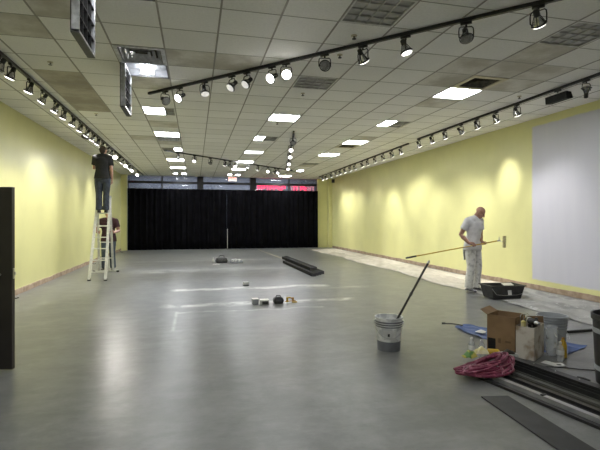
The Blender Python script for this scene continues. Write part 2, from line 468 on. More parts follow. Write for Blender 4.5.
neon('neon_sign', 'pinkish grey and red sign lettering behind the transom glass beside the yellow pier', 4.8, 6.05, 7, [M['pink_neon'], M['red_neon'], M['pink_neon']], seed=9)

# black curtains with folds
def curtain(label, x0, x1, seed):
    rr = random.Random(seed); ph = [rr.uniform(0, 6) for _ in range(5)]
    def fn(u, v):
        x = x0 + (x1 - x0) * u; z = .015 + 2.87 * v
        y = 21.66 + .035 * math.sin(x * 26 + ph[0] + .8 * math.sin(x * 3 + ph[1])) + .02 * math.sin(x * 11 + ph[2]) * (1.2 - .5 * v) + .012 * math.sin(x * 47 + ph[3])
        return Vector((x, y, z))
    b = MB(); b.grid(int((x1 - x0) * 46), 6, fn)
    t = thing('curtain', label, 'curtain', (0, 0, 0), 0, 'black curtains across the shopfront')
    o = b.build('drape', M['curtain'], t, True)
    s = o.modifiers.new('thick', 'SOLIDIFY'); s.thickness = .006
    r = MB(); r.tube([(x0, 21.68, 2.885), (x1, 21.68, 2.885)], .016); r.build('rod', M['black_metal'], t)
curtain('black floor length curtain between the ladder side pier and the pale upright slit of light', -3.03, 1.5, 1)
curtain('black floor length curtain under the red sign, reaching the painter side pier', 1.503, 6.1, 2)
b = MB(); b.tube([(0, 0, 0), (0, .04, .98)], .011)  # pale shaft added in place of the light slit between the curtains
t = thing('pole', 'thin pale upright shaft standing in for the slit of light between the black curtains', 'pole', (1.53, 21.5, 0)); b.build('shaft', M['alu'], t)
b = MB(); b.lathe([(.02, 0), (.02, .012), (.012, .03)], n=10, cap=True); b.build('slit_foot', M['black_plastic'], t)

# exit sign
t = thing('exit_sign', 'small red EXIT sign hanging from the ceiling before the shopfront', 'sign', (1.75, 21.3, 3.27))
b = MB(); b.box((0, 0, .1), (.40, .03, .2)); b.build('plate', M['exit_plate'], t)
b = MB(); b.box((0, 0, .232), (.3, .05, .045)); b.build('mount', M['white'], t)
def lettering(txt, size, mat, parent, loc, rot, name='lettering', ext=.004):
    cu = bpy.data.curves.new('txt', 'FONT'); cu.body = txt; cu.size = size; cu.extrude = ext; cu.align_x = 'CENTER'; cu.align_y = 'CENTER'
    tmp = bpy.data.objects.new('tmp', cu); COL.objects.link(tmp)
    me = bpy.data.meshes.new_from_object(tmp.evaluated_get(bpy.context.evaluated_depsgraph_get()))
    bpy.data.objects.remove(tmp); me.name = name; me.materials.clear(); me.materials.append(mat)
    o = bpy.data.objects.new(name, me); COL.objects.link(o); o.parent = parent; o.location = loc; o.rotation_euler = rot
    return o
lettering('EXIT', .19, M['exit_red'], t, (0, -.02, .1), (PI / 2, 0, 0))

# door leaf that stands open at the edge of the view, hung on a stub of wall
b = MB(); b.box((-2.98, 4.66, H / 2), (.68, .14, H)); struct(b.build('wall_stub', M['wall_grey']))
d = MB(); d.box((-.47, 0, .885), (.94, .045, 1.75))
door = struct(d.build('door_1', pm('dark_door', (.020, .017, .018), (.028, .024, .025), 3, .4), loc=(-1.70, 4.76, 0), rot=(0, 0, R(-14)), bevel=.003))
b = MB(); b.tube([(-.20, -.022, .93), (-.20, -.075, .93)], .011); b.tube([(-.205, -.07, .93), (-.13, -.075, .93), (-.075, -.068, .925)], [.011, .010, .008])
b.lathe([(.027, 0), (.027, .008), (.02, .012)], (-.20, -.022, .93), 14, Matrix.Rotation(PI / 2, 3, 'X'), True); struct(b.build('door_handle', M['steel'], door, True))
b = MB(); b.box((-.001, 0, .93), (.02, .022, .10)); b.box((.012, 0, .93), (.02, .014, .03)); struct(b.build('door_latch', M['steel'], door))

# ------------------------------------------------------------------ ceiling lights and vents
ORD = ['first', 'second', 'third', 'fourth', 'fifth', 'sixth', 'seventh', 'eighth', 'ninth', 'tenth', 'eleventh', 'twelfth', 'thirteenth', 'fourteenth', 'fifteenth', 'sixteenth', 'seventeenth', 'eighteenth', 'nineteenth', 'twentieth', 'twenty-first']
def bx2(b, x0, x1, y0, y1, z0, z1): b.box(((x0 + x1) / 2, (y0 + y1) / 2, (z0 + z1) / 2), (x1 - x0, y1 - y0, z1 - z0))
def frame_ring(b, hx, hy, w, z0, z1):
    bx2(b, -hx, hx, -hy, -hy + w, z0, z1); bx2(b, -hx, hx, hy - w, hy, z0, z1)
    bx2(b, -hx, -hx + w, -hy + w, hy - w, z0, z1); bx2(b, hx - w, hx, -hy + w, hy - w, z0, z1)
hx, hy = TX / 2 - .008, TY / 2 - .005
def mk(fn):
    b = MB(); fn(b); return b
def housing_fn(b):
    bx2(b, -hx, hx, -hy, hy, .105, .115)
    for s in (-1, 1):
        bx2(b, s * hx - .004, s * hx + .004, -hy, hy, 0.0, .105); bx2(b, -hx, hx, s * hy - .004, s * hy + .004, 0.0, .105)
PRE = {}
PRE['housing'] = mk(housing_fn).mesh('housing'); PRE['housing'].materials.append(M['housing'])
PRE['frame'] = mk(lambda b: frame_ring(b, hx, hy, .018, -.005, .012)).mesh('frame'); PRE['frame'].materials.append(M['white'])
PRE['frame_dark'] = PRE['frame'].copy(); PRE['frame_dark'].materials.clear(); PRE['frame_dark'].materials.append(M['dark_grey'])
def panel_mesh(u0, u1, mat, v0=0, v1=1, z=.006):
    b = MB(); w, h = hx - .018, hy - .018
    bx2(b, -w + 2 * w * u0, -w + 2 * w * u1, -h + 2 * h * v0, -h + 2 * h * v1, z, z + .008)
    me = b.mesh('diffuser'); me.materials.append(mat); return me
def louver_mesh(u0, u1):
    b = MB(); w, h = hx - .018, hy - .018; xa, xb = -w + 2 * w * u0, -w + 2 * w * u1
    n = max(1, round(4 * (u1 - u0)))
    bx2(b, xa, xb, -h, h, .018, .022)
    for k in range(n + 1): bx2(b, xa + (xb - xa) * k / n - .004, xa + (xb - xa) * k / n + .004, -h, h, 0, .018)
    for k in range(5): bx2(b, xa, xb, -h + 2 * h * k / 4 - .004, -h + 2 * h * k / 4 + .004, 0.0, .018)
    me = b.mesh('louver'); me.materials.append(M['louver']); return me
for key, u0, u1 in (('full', 0, 1), ('l68', 0, .68), ('l45', 0, .45), ('l42', 0, .42), ('r35', .62, 1)): PRE['on_' + key] = panel_mesh(u0, u1, M['panel_on'])
PRE['dim'] = panel_mesh(0, 1, M['panel_dim']); PRE['on_b1'] = panel_mesh(.04, .3, M['panel_on']); PRE['on_b2'] = panel_mesh(.64, .98, M['panel_on'])
for key, u0, u1 in (('full', 0, 1), ('r68', .68, 1), ('r45', .45, 1), ('r42', .42, 1), ('l62', 0, .62), ('mid', .3, .64)): PRE['off_' + key] = louver_mesh(u0, u1)
def pane(key, parent, name=None, label=None):
    o = bpy.data.objects.new(name or PRE[key].name.split('.')[0], PRE[key]); COL.objects.link(o); o.parent = parent
    if label: o['label'] = label
    return o
ROWN = {-2: 'the ladder side row', 2: 'the middle row', 6: 'the painter side row'}
# open fixture with its cover hanging down from the hinge side
def hanging_door(t):
    b = MB(); x = -hx + .035; z0, z1 = -.585, -.012
    bx2(b, x - .03, x - .024, -hy, hy, z0, z1)
    bx2(b, x - .03, x + .03, -hy, -hy + .02, z0, z1); bx2(b, x - .03, x + .03, hy - .02, hy, z0, z1)
    bx2(b, x - .03, x + .03, -hy, hy, z1 - .02, z1); bx2(b, x - .03, x + .03, -hy, hy, z0, z0 + .02)
    o = b.build('cover', M['louver_lit'], t, bevel=.003)
    c = MB()
    for k in range(1, 4):
        y = -hy + 2 * hy * k / 4; bx2(c, x - .024, x + .026, y - .005, y + .005, z0 + .02, z1 - .02)
        z = z0 + (z1 - z0) * k / 4; bx2(c, x - .024, x + .026, -hy + .02, hy - .02, z - .005, z + .005)
    c.build('louver_grid', M['black_plastic'], o)
    e = MB(); bx2(e, x - .036, x - .0302, -hy, hy, z0 - .008, z1); bx2(e, x - .03, x + .03, -hy, hy, z0 - .008, z0 - .0002); e.build('edge_trim', M['black_metal'], o)
    for y in (-.2, .2):
        hg = MB(); hg.tube([(x - .02, y - .03, -.008), (x - .02, y + .03, -.008)], .008); hg.build('hinge', M['steel'], o)
seen = {-2: 0, 2: 0, 6: 0}
for (i, j), kind in sorted(FIX.items(), key=lambda q: (q[0][0], q[0][1])):
    x0, x1, y0, y1 = cell(i, j); loc = ((x0 + x1) / 2, (y0 + y1) / 2, H)
    if 'vent' in kind:
        be = kind == 'beige_vent'
        lab = {(-2, -1): 'slatted metal ceiling vent in front of the opened ceiling light', (-2, 9): 'dusty ceiling vent behind the third ceiling light on the ladder side',
               (6, -1): 'dirty square ceiling vent with broad beige frame, larger looking of the two', (6, 9): 'beige framed ceiling vent touching a lit light far along the painter side'}[(i, j)]
        t = thing('ceiling_vent', lab, 'vent', loc, 0, 'ceiling air vents')
        b = MB(); frame_ring(b, hx + .004, hy, .075 if be else .05, -.012, .008); b.build('frame', M['beige'] if be else M['louver_lit'], t, bevel=.003)
        b = MB(); bx2(b, -hx, hx, -hy, hy, .07, .08); b.build('duct_back', M['brown_dirt'], t)
        w = .075 if be else .05
        for k in range(3):
            q = .26 - w + .03 - k * .06
            b = MB(); a0, a1 = q, q - .045
            v = [(-a0, -a0, 0), (a0, -a0, 0), (a0, a0, 0), (-a0, a0, 0), (-a1, -a1, .045), (a1, -a1, .045), (a1, a1, .045), (-a1, a1, .045)]
            b.add(v, [(0, 1, 5, 4), (1, 2, 6, 5), (2, 3, 7, 6), (3, 0, 4, 7)])
            o = b.build('louver', M['brown_dirt'] if be else M['louver_lit'], t); s = o.modifiers.new('t', 'SOLIDIFY'); s.thickness = .004
        continue
    n = seen[i]; 
    if j >= -4: seen[i] += 1
    st = {'lit': 'fully lit', 'off': 'unlit grey louvred', 'dim': 'dimly glowing', 'open': 'opened'}.get(kind, 'half lit')
    if j < -4: lab = '%s square light overhead, outside the photo, %s before %s' % (st, {-12: 'second', -8: 'first'}[j], ROWN[i])
    elif kind == 'open': lab = '%s ceiling light with its louvred cover hanging down, %s' % (st, 'the one almost overhead' if j == -4 else 'beside the slatted vent')
    else: lab = '%s square ceiling light, %s from the front in %s' % (st, ORD[n], ROWN[i])
    t = thing('ceiling_light', lab, 'ceiling light', loc, 0, 'square ceiling lights')
    pane('housing', t, 'housing')
    pane('frame_dark' if kind == 'open' else 'frame', t, 'frame')
    if kind == 'lit': pane('on_full', t)
    elif kind == 'dim': pane('dim', t)
    elif kind == 'off': pane('off_full', t)
    elif kind == 'half_r': pane('on_l68', t, 'diffuser', 'glowing part'); pane('off_r68', t, 'louver', 'dark part')
    elif kind == 'half_r2': pane('on_l45', t, 'diffuser', 'glowing part'); pane('off_r45', t, 'louver', 'dark part')
    elif kind == 'half_r3': pane('on_l42', t, 'diffuser', 'glowing part'); pane('off_r42', t, 'louver', 'dark part')
    elif kind == 'half_l': pane('on_r35', t, 'diffuser', 'glowing part'); pane('off_l62', t, 'louver', 'dark part')
    elif kind == 'half_b': pane('on_b1', t, 'diffuser'); pane('on_b2', t, 'diffuser'); pane('off_mid', t, 'louver')
    elif kind == 'open':
        for dx in (-.055, .03):
            b = MB(); b.tube([(dx, -hy + .03, .06), (dx, hy - .03, .06)], .02, 10); b.build('tube_lamp', M['tube_on'], t, True)
        for ya in (-hy + .01, hy - .03):
            b = MB(); bx2(b, -.11, .09, ya, ya + .02, .03, .1); b.build('lamp_holder', M['white'], t)
        hanging_door(t)
# sprinklers
for k, (x, y, lab) in enumerate([(-1.86, 6.42, 'small sprinkler head in the ceiling in front of the brown stained tiles'), (1.75, 4.70, 'small sprinkler head beside the big unlit ceiling louvre above the spotlight track'),
                                 (1.78, 5.29, 'small round smoke detector under the ceiling just behind a spotlight'), (1.73, 7.05, 'small sprinkler head right behind the second unlit middle ceiling light'),
                                 (5.33, 6.37, 'small sprinkler head in the ceiling near the black floodlight'), (1.72, 9.32, 'small sprinkler head between lit ceiling lights of the middle row'), (-1.89, 9.34, 'small sprinkler head behind the brown stained ceiling tiles')]):
    t = thing('ceiling_sprinkler' if 'sprinkler' in lab else 'smoke_detector', lab, 'sprinkler' if 'sprinkler' in lab else 'smoke detector', (x, y, H))
    b = MB(); b.lathe([(.035, 0), (.035, -.008), (.02, -.012)], n=14, cap=True); b.build('escutcheon', M['beige'], t)
    b = MB(); b.lathe([(.008, -.01), (.008, -.035), (.024, -.038), (.024, -.042)], n=12, cap=True); b.build('deflector', M['dark_grey'], t)

# ------------------------------------------------------------------ track lighting
ZT = H - .038
def track(name, label, p0, p1, grp='ceiling lighting tracks'):
    p0, p1 = Vector((*p0, 0)), Vector((*p1, 0)); t = thing(name, label, 'lighting track', (*p0[:2], ZT), 0, grp)
    d = p1 - p0
    b = MB(); u = d.normalized()
    b.bar((0, 0, .019), d + Vector((0, 0, .019)), .036, .038); b.build('rail', M['black_metal'], t)
    for q in (-u * .012, d + u * .012):
        b = MB(); b.bar(q - u * .012 + Vector((0, 0, .018)), q + u * .012 + Vector((0, 0, .018)), .042, .034); b.build('end_cap', M['black_plastic'], t)
L0, L1 = (-2.35, 2.0), (-2.35, 21.9)
track('lighting_track', 'long black lighting track on the ceiling along the wall by the ladder', L0, L1)
track('lighting_track', 'black lighting track carrying the black floodlight, ending over the painter', (5.58, 1.6), (5.58, 10.3))
track('lighting_track', 'black lighting track running on towards the curtains by the far painted wall', (5.66, 11.0), (5.88, 20.6))
track('lighting_track', 'long slanted black lighting track across the ceiling close overhead', (-.72, 7.57), (4.5, 2.2))
track('lighting_track', 'thin slanted black lighting track across the ceiling before the curtains', (-.87, 13.75), (3.99, 18.18))
track('lighting_track', 'short lighting track seen end-on with a line of bright lamps', (2.26, 10.1), (3.55, 17.0))

HM = {}
b = MB(); b.box((0, 0, -.012), (.11, .032, .024)); b.tube([(0, 0, -.02), (0, 0, -.05)], .011, 8); HM['adapter'] = b.mesh('adapter')
b = MB(); b.tube([(-.072, 0, -.15), (-.074, 0, -.10), (-.07, 0, -.065), (-.055, 0, -.05), (.055, 0, -.05), (.07, 0, -.065), (.074, 0, -.10), (.072, 0, -.15)], .0065, 6); HM['yoke'] = b.mesh('yoke')
b = MB()   # gimbal ring round the lamp with pivots
b.tube([(.066 * math.cos(2 * PI * k / 20), .066 * math.sin(2 * PI * k / 20), -.03) for k in range(21)], .006, 6, False)
for s in (-1, 1): b.tube([(s * .062, 0, -.03), (s * .07, 0, -.01), (s * .076, 0, 0)], .006, 6)
for a in (0, PI / 2, PI, 3 * PI / 2): b.tube([(.064 * math.cos(a), .064 * math.sin(a), -.03), (.024 * math.cos(a), .024 * math.sin(a), .06)], .004, 5)
HM['lamp_cage'] = b.mesh('lamp_cage')
b = MB(); b.lathe([(.022, .055), (.03, .03), (.048, -.005), (.057, -.03), (.059, -.045)], n=18); HM['bulb'] = b.mesh('bulb')
b = MB(); b.lathe([(.059, -.045), (.054, -.052), (.03, -.058), (.004, -.06)], n=18, cap=True); HM['lens'] = b.mesh('lens')
b = MB(); b.lathe([(.02, .115), (.029, .105), (.029, .05), (.024, .045)], n=14, cap=True); HM['socket'] = b.mesh('socket')
for k, m in (('adapter', 'black_metal'), ('yoke', 'black_metal'), ('lamp_cage', 'black_metal'), ('bulb', 'reflector'), ('socket', 'black_plastic'), ('lens', 'lens_off')):
    HM[k].materials.append(M[m]); HM[k].polygons.foreach_set('use_smooth', [True] * len(HM[k].polygons))
for k, m in (('lens_on', 'lens_on'), ('lens_rim', 'lens_rim'), ('lens_glow', 'lens_glow')):
    HM[k] = HM['lens'].copy(); HM[k].materials.clear(); HM[k].materials.append(M[m])
def part(key, parent, name=None):
    o = bpy.data.objects.new(name or key, HM[key]); COL.objects.link(o); o.parent = parent; return o
def head(loc, trackdir, az, pitch, state, label, group, energy=0, spread=50, blend=.9, col=(1, .965, .91)):
    """az: compass direction the lamp looks to (0 = +y, clockwise); pitch: tilt away from straight down"""
    t = thing('track_spotlight', label, 'spotlight', (loc[0], loc[1], ZT), 0, group)
    a = part('adapter', t); a.rotation_euler = (0, 0, trackdir)
    y = part('yoke', t); y.rotation_euler = (0, 0, -R(az))
    cg = part('lamp_cage', t); cg.location = (0, 0, -.15); cg.rotation_euler = (R(pitch), 0, -R(az))
    bl = part('bulb', cg); part({'on': 'lens_on', 'rim': 'lens_rim', 'glow': 'lens_glow', 'off': 'lens'}[state], cg, 'lens'); part('socket', cg)
    if energy:
        l = bpy.data.lights.new('spot_beam', 'SPOT'); l.energy = energy * .54; l.spot_size = R(spread + 26 if spread > 36 else spread); l.spot_blend = 1.0; l.shadow_soft_size = .05; l.color = col
        lo = bpy.data.objects.new('spot_beam', l); COL.objects.link(lo); lo.parent = cg; lo.location = (0, 0, -.068); lo['kind'] = 'helper'
    return t
def looks(s): return {'on': 'brightly lit', 'rim': 'lit', 'glow': 'dimly lit', 'off': 'unlit'}[s]
# along the wall on the ladder side
LY = [6.16, 6.5, 7.16, 7.73, 8.37, 8.87, 9.48, 10.07, 10.65, 11.22, 11.77, 12.31, 12.98, 13.57, 14.22, 14.94, 15.53, 16.4, 17.12, 17.91, 19.57]
rr = random.Random(11); n = len(LY)
for k, y in enumerate(LY):
    st, az, pt, en = 'rim', -90 + rr.uniform(-18, 18), 27 + rr.uniform(-5, 8), rr.choice([35, 50, 60, 72])
    if y == 14.22: st, az, pt, en = 'on', 172, 54, 150
    elif k == 0: st, en = 'off', 0
    elif k in (12, 15): st, en = 'off', 0
    elif k in (17, 19, 20): st, az, pt = 'on', 200, 42
    sp = rr.uniform(38, 62)
    head((-2.35, y), PI / 2, az, pt, st, '%s black spotlight, %s from the curtain end of the ladder side track' % (looks(st), ORD[n - 1 - k]), 'spotlights on the ladder side track', en, sp)
# along the painter's wall
for k, y in enumerate([5.3, 6.73, 7.29, 7.87, 8.42, 9.05, 9.62, 10.25]):
    st, az, pt, en = 'rim', 90 + rr.uniform(-12, 12), 31 + rr.uniform(-4, 6), [0, 26, 44, 40, 95, 60, 80, 55][k]
    if k == 0: st, pt, az = 'off', 176, 180
    if k == 4: pt, az = 53, 86
    if k == 1: pt = 28
    head((5.58, y), PI / 2, az, pt, st, '%s black spotlight, %s from the far end of the floodlight track' % (looks(st), ORD[7 - k]), 'spotlights on the floodlight track', en, 36 if k == 4 else rr.uniform(40, 60))
for k, y in enumerate([11.45, 12.08, 12.74, 13.4, 14.07, 14.61, 15.36, 15.93, 16.58, 17.2, 17.77, 18.53, 19.35, 19.96]):
    x = 5.66 + (y - 11) * .0229
    head((x, y), PI / 2, 90 + rr.uniform(-14, 14), 31 + rr.uniform(-5, 8), 'rim', 'lit black spotlight, %s from the curtain end of the painted wall track' % ORD[13 - k], 'spotlights on the far painted wall track', rr.choice([25, 60, 80, 95]), rr.uniform(34, 56))
# slanted track overhead
CS = [((-.46, 7.31), 150, 60, 'off', 'dangling'), ((-.23, 7.06), 228, 55, 'on', ''), ((.14, 6.68), 160, 26, 'glow', ''), ((.51, 6.31), 240, 44, 'glow', ''), ((.70, 6.11), 240, 46, 'glow', ''), ((1.0, 5.8), 232, 58, 'on', ''),
      ((1.16, 5.64), 185, 72, 'on', ''), ((1.56, 5.22), 190, 84, 'off', 'face-on'), ((1.92, 4.86), 60, 38, 'rim', ''), ((2.28, 4.49), 120, 18, 'rim', ''), ((2.73, 4.03), 200, 28, 'off', 'empty-looking'), ((3.19, 3.56), 60, 40, 'rim', '')]
for k, (p, az, pt, st, extra) in enumerate(CS):
    en = {'on': 14, 'rim': 18, 'glow': 8, 'off': 0}[st]
    if k == 11: en = 60
    head(p, -PI / 4, az, pt, st, '%s black spotlight, %s from the far end of the slanted track overhead' % (looks(st), ORD[k]), 'spotlights on the slanted track overhead', en, 55)
BS = [(-.51, 14.08), (-.02, 14.53), (.5, 15.0), (1.01, 15.47), (1.2, 15.63), (1.41, 15.83), (1.89, 16.26), (2.33, 16.67), (2.79, 17.08), (3.12, 17.39), (3.27, 17.52)]
for k, p in enumerate(BS):
    st = ['off', 'rim', 'off', 'glow', 'off', 'rim', 'off', 'glow', 'rim', 'off', 'rim'][k]
    head(p, R(42), 180 + rr.uniform(-60, 60), 35 + rr.uniform(-15, 25), st, '%s black spotlight, %s along the thin far track from its ladder side' % (looks(st), ORD[k]), 'spotlights on the thin far track', 0 if st == 'off' else 25, 60)
for k, (p, st) in enumerate([((2.35, 10.58), 'off'), ((2.53, 11.66), 'rim'), ((2.79, 12.98), 'rim'), ((3.1, 14.63), 'rim'), ((3.38, 16.1), 'rim')]):
    head(p, R(80), 188, 50, st, '%s black spotlight, %s from the front on the short end-on track' % (looks(st), ORD[k]), 'spotlights on the short end-on track', 0 if st == 'off' else 10, 60)
# black floodlight on the near right track
t = thing('floodlight', 'oblong black floodlight hanging unlit on the track by the primer patch', 'floodlight', (5.58, 5.82, ZT))
b = MB(); b.box((0, 0, -.012), (.032, .11, .024)); b.tube([(0, 0, -.02), (0, 0, -.05)], .011); b.build('adapter', M['black_metal'], t)
b = MB(); b.tube([(0, -.19, -.10), (0, -.19, -.055), (0, -.17, -.048), (0, .17, -.048), (0, .19, -.055), (0, .19, -.10)], .007, 6); b.build('mounting_bracket', M['alu'], t)
b = MB(); b.rings([[Vector((x, y, z)) for x, z in ((-.05, -.07), (.045, -.075), (.085, -.17), (-.04, -.185))] for y in (-.21, .21)]); b.build('lamp_body', M['rail_black'], t, bevel=.004)
# camera-like black fitting left of the track and a small speaker on the wall
t = thing('dome_camera', 'small black camera on the ceiling just beside the ladder side track', 'camera', (-2.6, 11.6, H))
b = MB(); b.lathe([(.05, 0), (.05, -.03), (.03, -.04)], n=16, cap=True); b.build('mount', M['black_plastic'], t)
b = MB(); b.limb([(-.03, -.05, -.075), (.04, .05, -.10)], [.045, .04], 12); b.build('body', M['black_plastic'], t, True)
t = thing('wall_speaker', 'small black speaker high in the corner of the painted wall by the pier', 'speaker', (6.80, 21.2, 3.38))
b = MB(); b.box((-.02, 0, 0), (.12, .13, .17)); b.build('cabinet', M['black_plastic'], t, bevel=.008)
b = MB(); b.lathe([(.045, 0), (.045, .006), (.01, .002)], (-.081, 0, 0), 14, Matrix.Rotation(-PI / 2, 3, 'Y'), True); b.build('grille', M['dark_grey'], t)
#@@PART2
# ------------------------------------------------------------------ people
V = Vector
def lerp(a, b, t): return V(a) + (V(b) - V(a)) * t
def relaxed_hand(mb, wrist, d, n, thumb, s=1.0):
    """d: finger direction, n: palm normal, thumb: direction to the thumb side"""
    w, d, n, th = V(wrist), V(d).normalized(), V(n).normalized(), V(thumb).normalized()
    mb.limb([w, w + d * .045 * s, w + d * .085 * s], [.026 * s, .036 * s, .034 * s], 12, (1, .5), th)
    for k, (o, L) in enumerate(((.030, .070), (.010, .080), (-.011, .074), (-.031, .056))):
        p = w + d * .088 * s + th * o * s; P = [p - d * .02 * s, p]; a = R(12)
        for q in (.45, .32, .23):
            a += R(16 + 3 * k); p = p + (d * math.cos(a) + n * math.sin(a)) * L * q * s; P.append(p)
        mb.limb(P, [.0095 * s, .0095 * s, .009 * s, .0082 * s, .0072 * s], 8)
    p = w + d * .03 * s + th * .028 * s
    mb.limb([p - th * .01 * s, p + (d * .7 + th * .6 + n * .2).normalized() * .034 * s, p + (d * .95 + th * .35 + n * .4).normalized() * .068 * s], [.013 * s, .0115 * s, .009 * s], 8)
def grip_hand(mb, wrist, c, ax, r, thumb_up=1):
    """a hand closed round a bar of radius r through c along ax; ax points to the index finger side"""
    w, c, ax = V(wrist), V(c), V(ax).normalized()
    e = (w - c); e = e - ax * e.dot(ax); e.normalize(); f = ax.cross(e) * thumb_up
    back = c + e * (r + .020)
    mb.limb([w, lerp(w, back, .55), back + f * .010], [.026, .034, .032], 12, (1, .62), ax)
    for k, o in enumerate((.031, .010, -.011, -.031)):
        q = r + .0095; P = []
        for a in (10, 60, 110, 160, 205 - 8 * k):
            P.append(c + ax * o + (e * math.cos(R(a)) + f * math.sin(R(a))) * q * (1.45 if a == 10 else 1.08))
        mb.limb(P, [.0105, .0102, .0096, .0088, .0076], 8)
    P = [back + ax * .03 - f * .008, c + ax * .045 + (e * .5 - f * .9).normalized() * (r + .014), c + ax * .042 + (-e * .5 - f * .7).normalized() * (r + .011)]
    mb.limb(P, [.0135, .0115, .0095], 8)
def head_shape(mb, c, fwd, up, s=1.0):
    """skull, jaw, nose, brows, lips, ears"""
    c = V(c); f = V(fwd).normalized(); u = V(up); u = (u - f * u.dot(f)).normalized(); r = f.cross(u)
    m = Matrix((r, f, u)).transposed()
    P = lambda x, y, z: c + (r * x + f * y + u * z) * s
    B = lambda p, q: mb.ball(P(*p), tuple(k * s for k in q), 16, 10, m)
    B((0, -.012, .035), (.073, .092, .078)); B((0, .018, -.035), (.060, .070, .078)); B((0, .048, -.078), (.040, .036, .032)); B((0, .045, .022), (.058, .042, .035))
    mb.limb([P(0, .083, .012), P(0, .098, -.012), P(0, .108, -.027)], [.009 * s, .012 * s, .014 * s], 8)
    for q in (-1, 1):
        B((q * .012, .094, -.030), (.010, .011, .008)); B((q * .030, .079, .022), (.021, .011, .007)); B((q * .036, .062, -.018), (.022, .022, .018))
        B((q * .075, -.008, -.012), (.010, .019, .032))
    B((0, .083, -.056), (.024, .010, .006)); B((0, .080, -.067), (.021, .011, .007))
    return P, m
def foot_shape(mb, ankle, toe, s=1.0):
    a, t = V(ankle), V(toe); d = (t - a); d.z = 0; d.normalize(); z = t.z
    heel = V((a.x, a.y, z + .035)) - d * .045
    mb.limb([heel, V((a.x, a.y, z + .045)) + d * .04, V((t.x, t.y, z + .032)) - d * .05, V((t.x, t.y, z + .028))], [.036 * s, .044 * s, .046 * s, .034 * s], 12, (1, .64), d.cross(V((0, 0, 1))))
    mb.limb([V((a.x, a.y, z + .05)), a + V((0, 0, .02))], [.04 * s, .042 * s], 12)
def person(name, label, loc, rz, J, mats, hands, hair=None, sleeve=.62, bulk=1.0, extra=None):
    """J: joints in the person's own frame (x to the person's right, y forward). A continuous body; clothes, shoes and hair are children"""
    t = thing(name, label, 'person', loc, rz)
    j = {k: V(v) for k, v in J.items() if k not in ('hem', 'hs')}
    k = bulk
    across = (j['shR'] - j['shL']).normalized(); acrossP = (j['hipR'] - j['hipL']).normalized()
    body = MB()
    def trunk(mb, g, lo=True):
        pel, che, nk = j['pel'], j['che'], j['neck']; wst = lerp(pel, che, .45) + V(J.get('bend', (0, 0, 0)))
        pts = [pel - V((0, 0, .06)), pel, wst, lerp(wst, che, .55), che, lerp(che, nk, .55), lerp(che, nk, .86)]
        rs = [.150, .158, .142, .155, .168, .15, .09]
        fl = (1, .68)
        if not lo: pts, rs = pts[2:], rs[2:]
        mb.limb(pts, [q * k + g for q in rs], 20, fl, across)
    def arm(mb, s, g, part):
        a, e, w = j['sh' + s], j['el' + s], j['wr' + s]; che = j['che']
        nk = j['neck']; mb.ball(a, .056 * k + g, 16, 10)
        mb.limb([lerp(a, che, .5) - V((0, 0, .01)), lerp(a, che, .25), a], [.075 * k + g, .070 * k + g, .056 * k + g], 16)
        mb.limb([nk - V((0, 0, .045)), lerp(nk, a, .5) + V((0, 0, .004)), lerp(a, nk, .12) + V((0, 0, .006))], [.058 * k + g, .056 * k + g, .050 * k + g], 14)
        if part == 'sleeve':
            q = lerp(a, e, sleeve); mb.tube([lerp(a, e, .04), lerp(a, e, .3), q], [.056 * k + g, .053 * k + g, .052 * k + g + .004], 16)
        else:
            mb.limb([a, lerp(a, e, .4), e, lerp(e, w, .28), lerp(e, w, .7), w], [.050 * k, .047 * k, .038 * k, .041 * k, .032 * k, .025 * k], 14)
    def leg(mb, s, g, trouser=False):
        h, kn, an = j['hip' + s], j['kn' + s], j['an' + s]
        if trouser:
            end = an + V((0, 0, .0)); mb.limb([h, lerp(h, kn, .35), kn, lerp(kn, an, .4)], [.084 * k + g, .084 * k + g, .064 * k + g, .062 * k + g], 16)
            mb.tube([lerp(kn, an, .3), lerp(kn, an, .7), end - V((0, 0, .03))], [.062 * k + g, .062 * k + g, .064 * k + g], 16)
        else:
            mb.limb([h, lerp(h, kn, .35), kn, lerp(kn, an, .3), lerp(kn, an, .7), an], [.082 * k, .080 * k, .056 * k, .058 * k, .044 * k, .036 * k], 14)
    trunk(body, 0, True)
    for s in 'LR': arm(body, s, -.004, 'skin'); leg(body, s, 0)
    P, hm = head_shape(body, j['head'], j['look'], j['up'], J.get('hs', 1.0))
    body.limb([j['neck'] - V((0, 0, .05)), lerp(j['neck'], P(0, -.02, -.06), .5), P(0, -.015, -.03)], [.064, .054, .056], 14)
    for s in 'LR': hands[s](body, j['wr' + s])
    for s in 'LR': body.limb([j['an' + s], V((j['an' + s].x, j['an' + s].y, j['toe' + s].z + .05))], [.036, .036], 10)
    bo = melt(body, 'body', mats['skin'], t, .0065, 3)
    e = MB()
    for q in (-1, 1):
        e = MB(); e.ball(P(q * .030, .083, .006), .0105, 10, 6); e.build('eye', M['eye'], bo, True)
    sh = MB(); trunk(sh, .014, False)
    hem = j['pel'] + V((0, 0, J.get('hem', -.08)))
    sh.tube([lerp(j['pel'], j['che'], .62), lerp(j['pel'], j['che'], .45), lerp(j['pel'], j['che'], .2), j['pel'] - V((0, 0, .01)), hem], [.146 * k + .010, .152 * k + .012, .166 * k + .016, .176 * k + .018, .180 * k + .022], 24, True, (1, .72), across)
    for s in 'LR': arm(sh, s, .017, 'sleeve')
    sh.limb([j['neck'] - V((0, 0, .07)), j['neck'] - V((0, 0, .018))], [.085, .068], 14)
    so = melt(sh, 'shirt', mats['shirt'], t, .010, 9)
    tr = MB()
    tr.limb([j['pel'] - V((0, 0, .05)), j['pel'] - V((0, 0, .0)), j['pel'] + V((0, 0, .06))], [.150 * k + .010, .160 * k + .012, .150 * k + .010], 18, (1, .74), acrossP)
    for s in 'LR': leg(tr, s, .012, True)
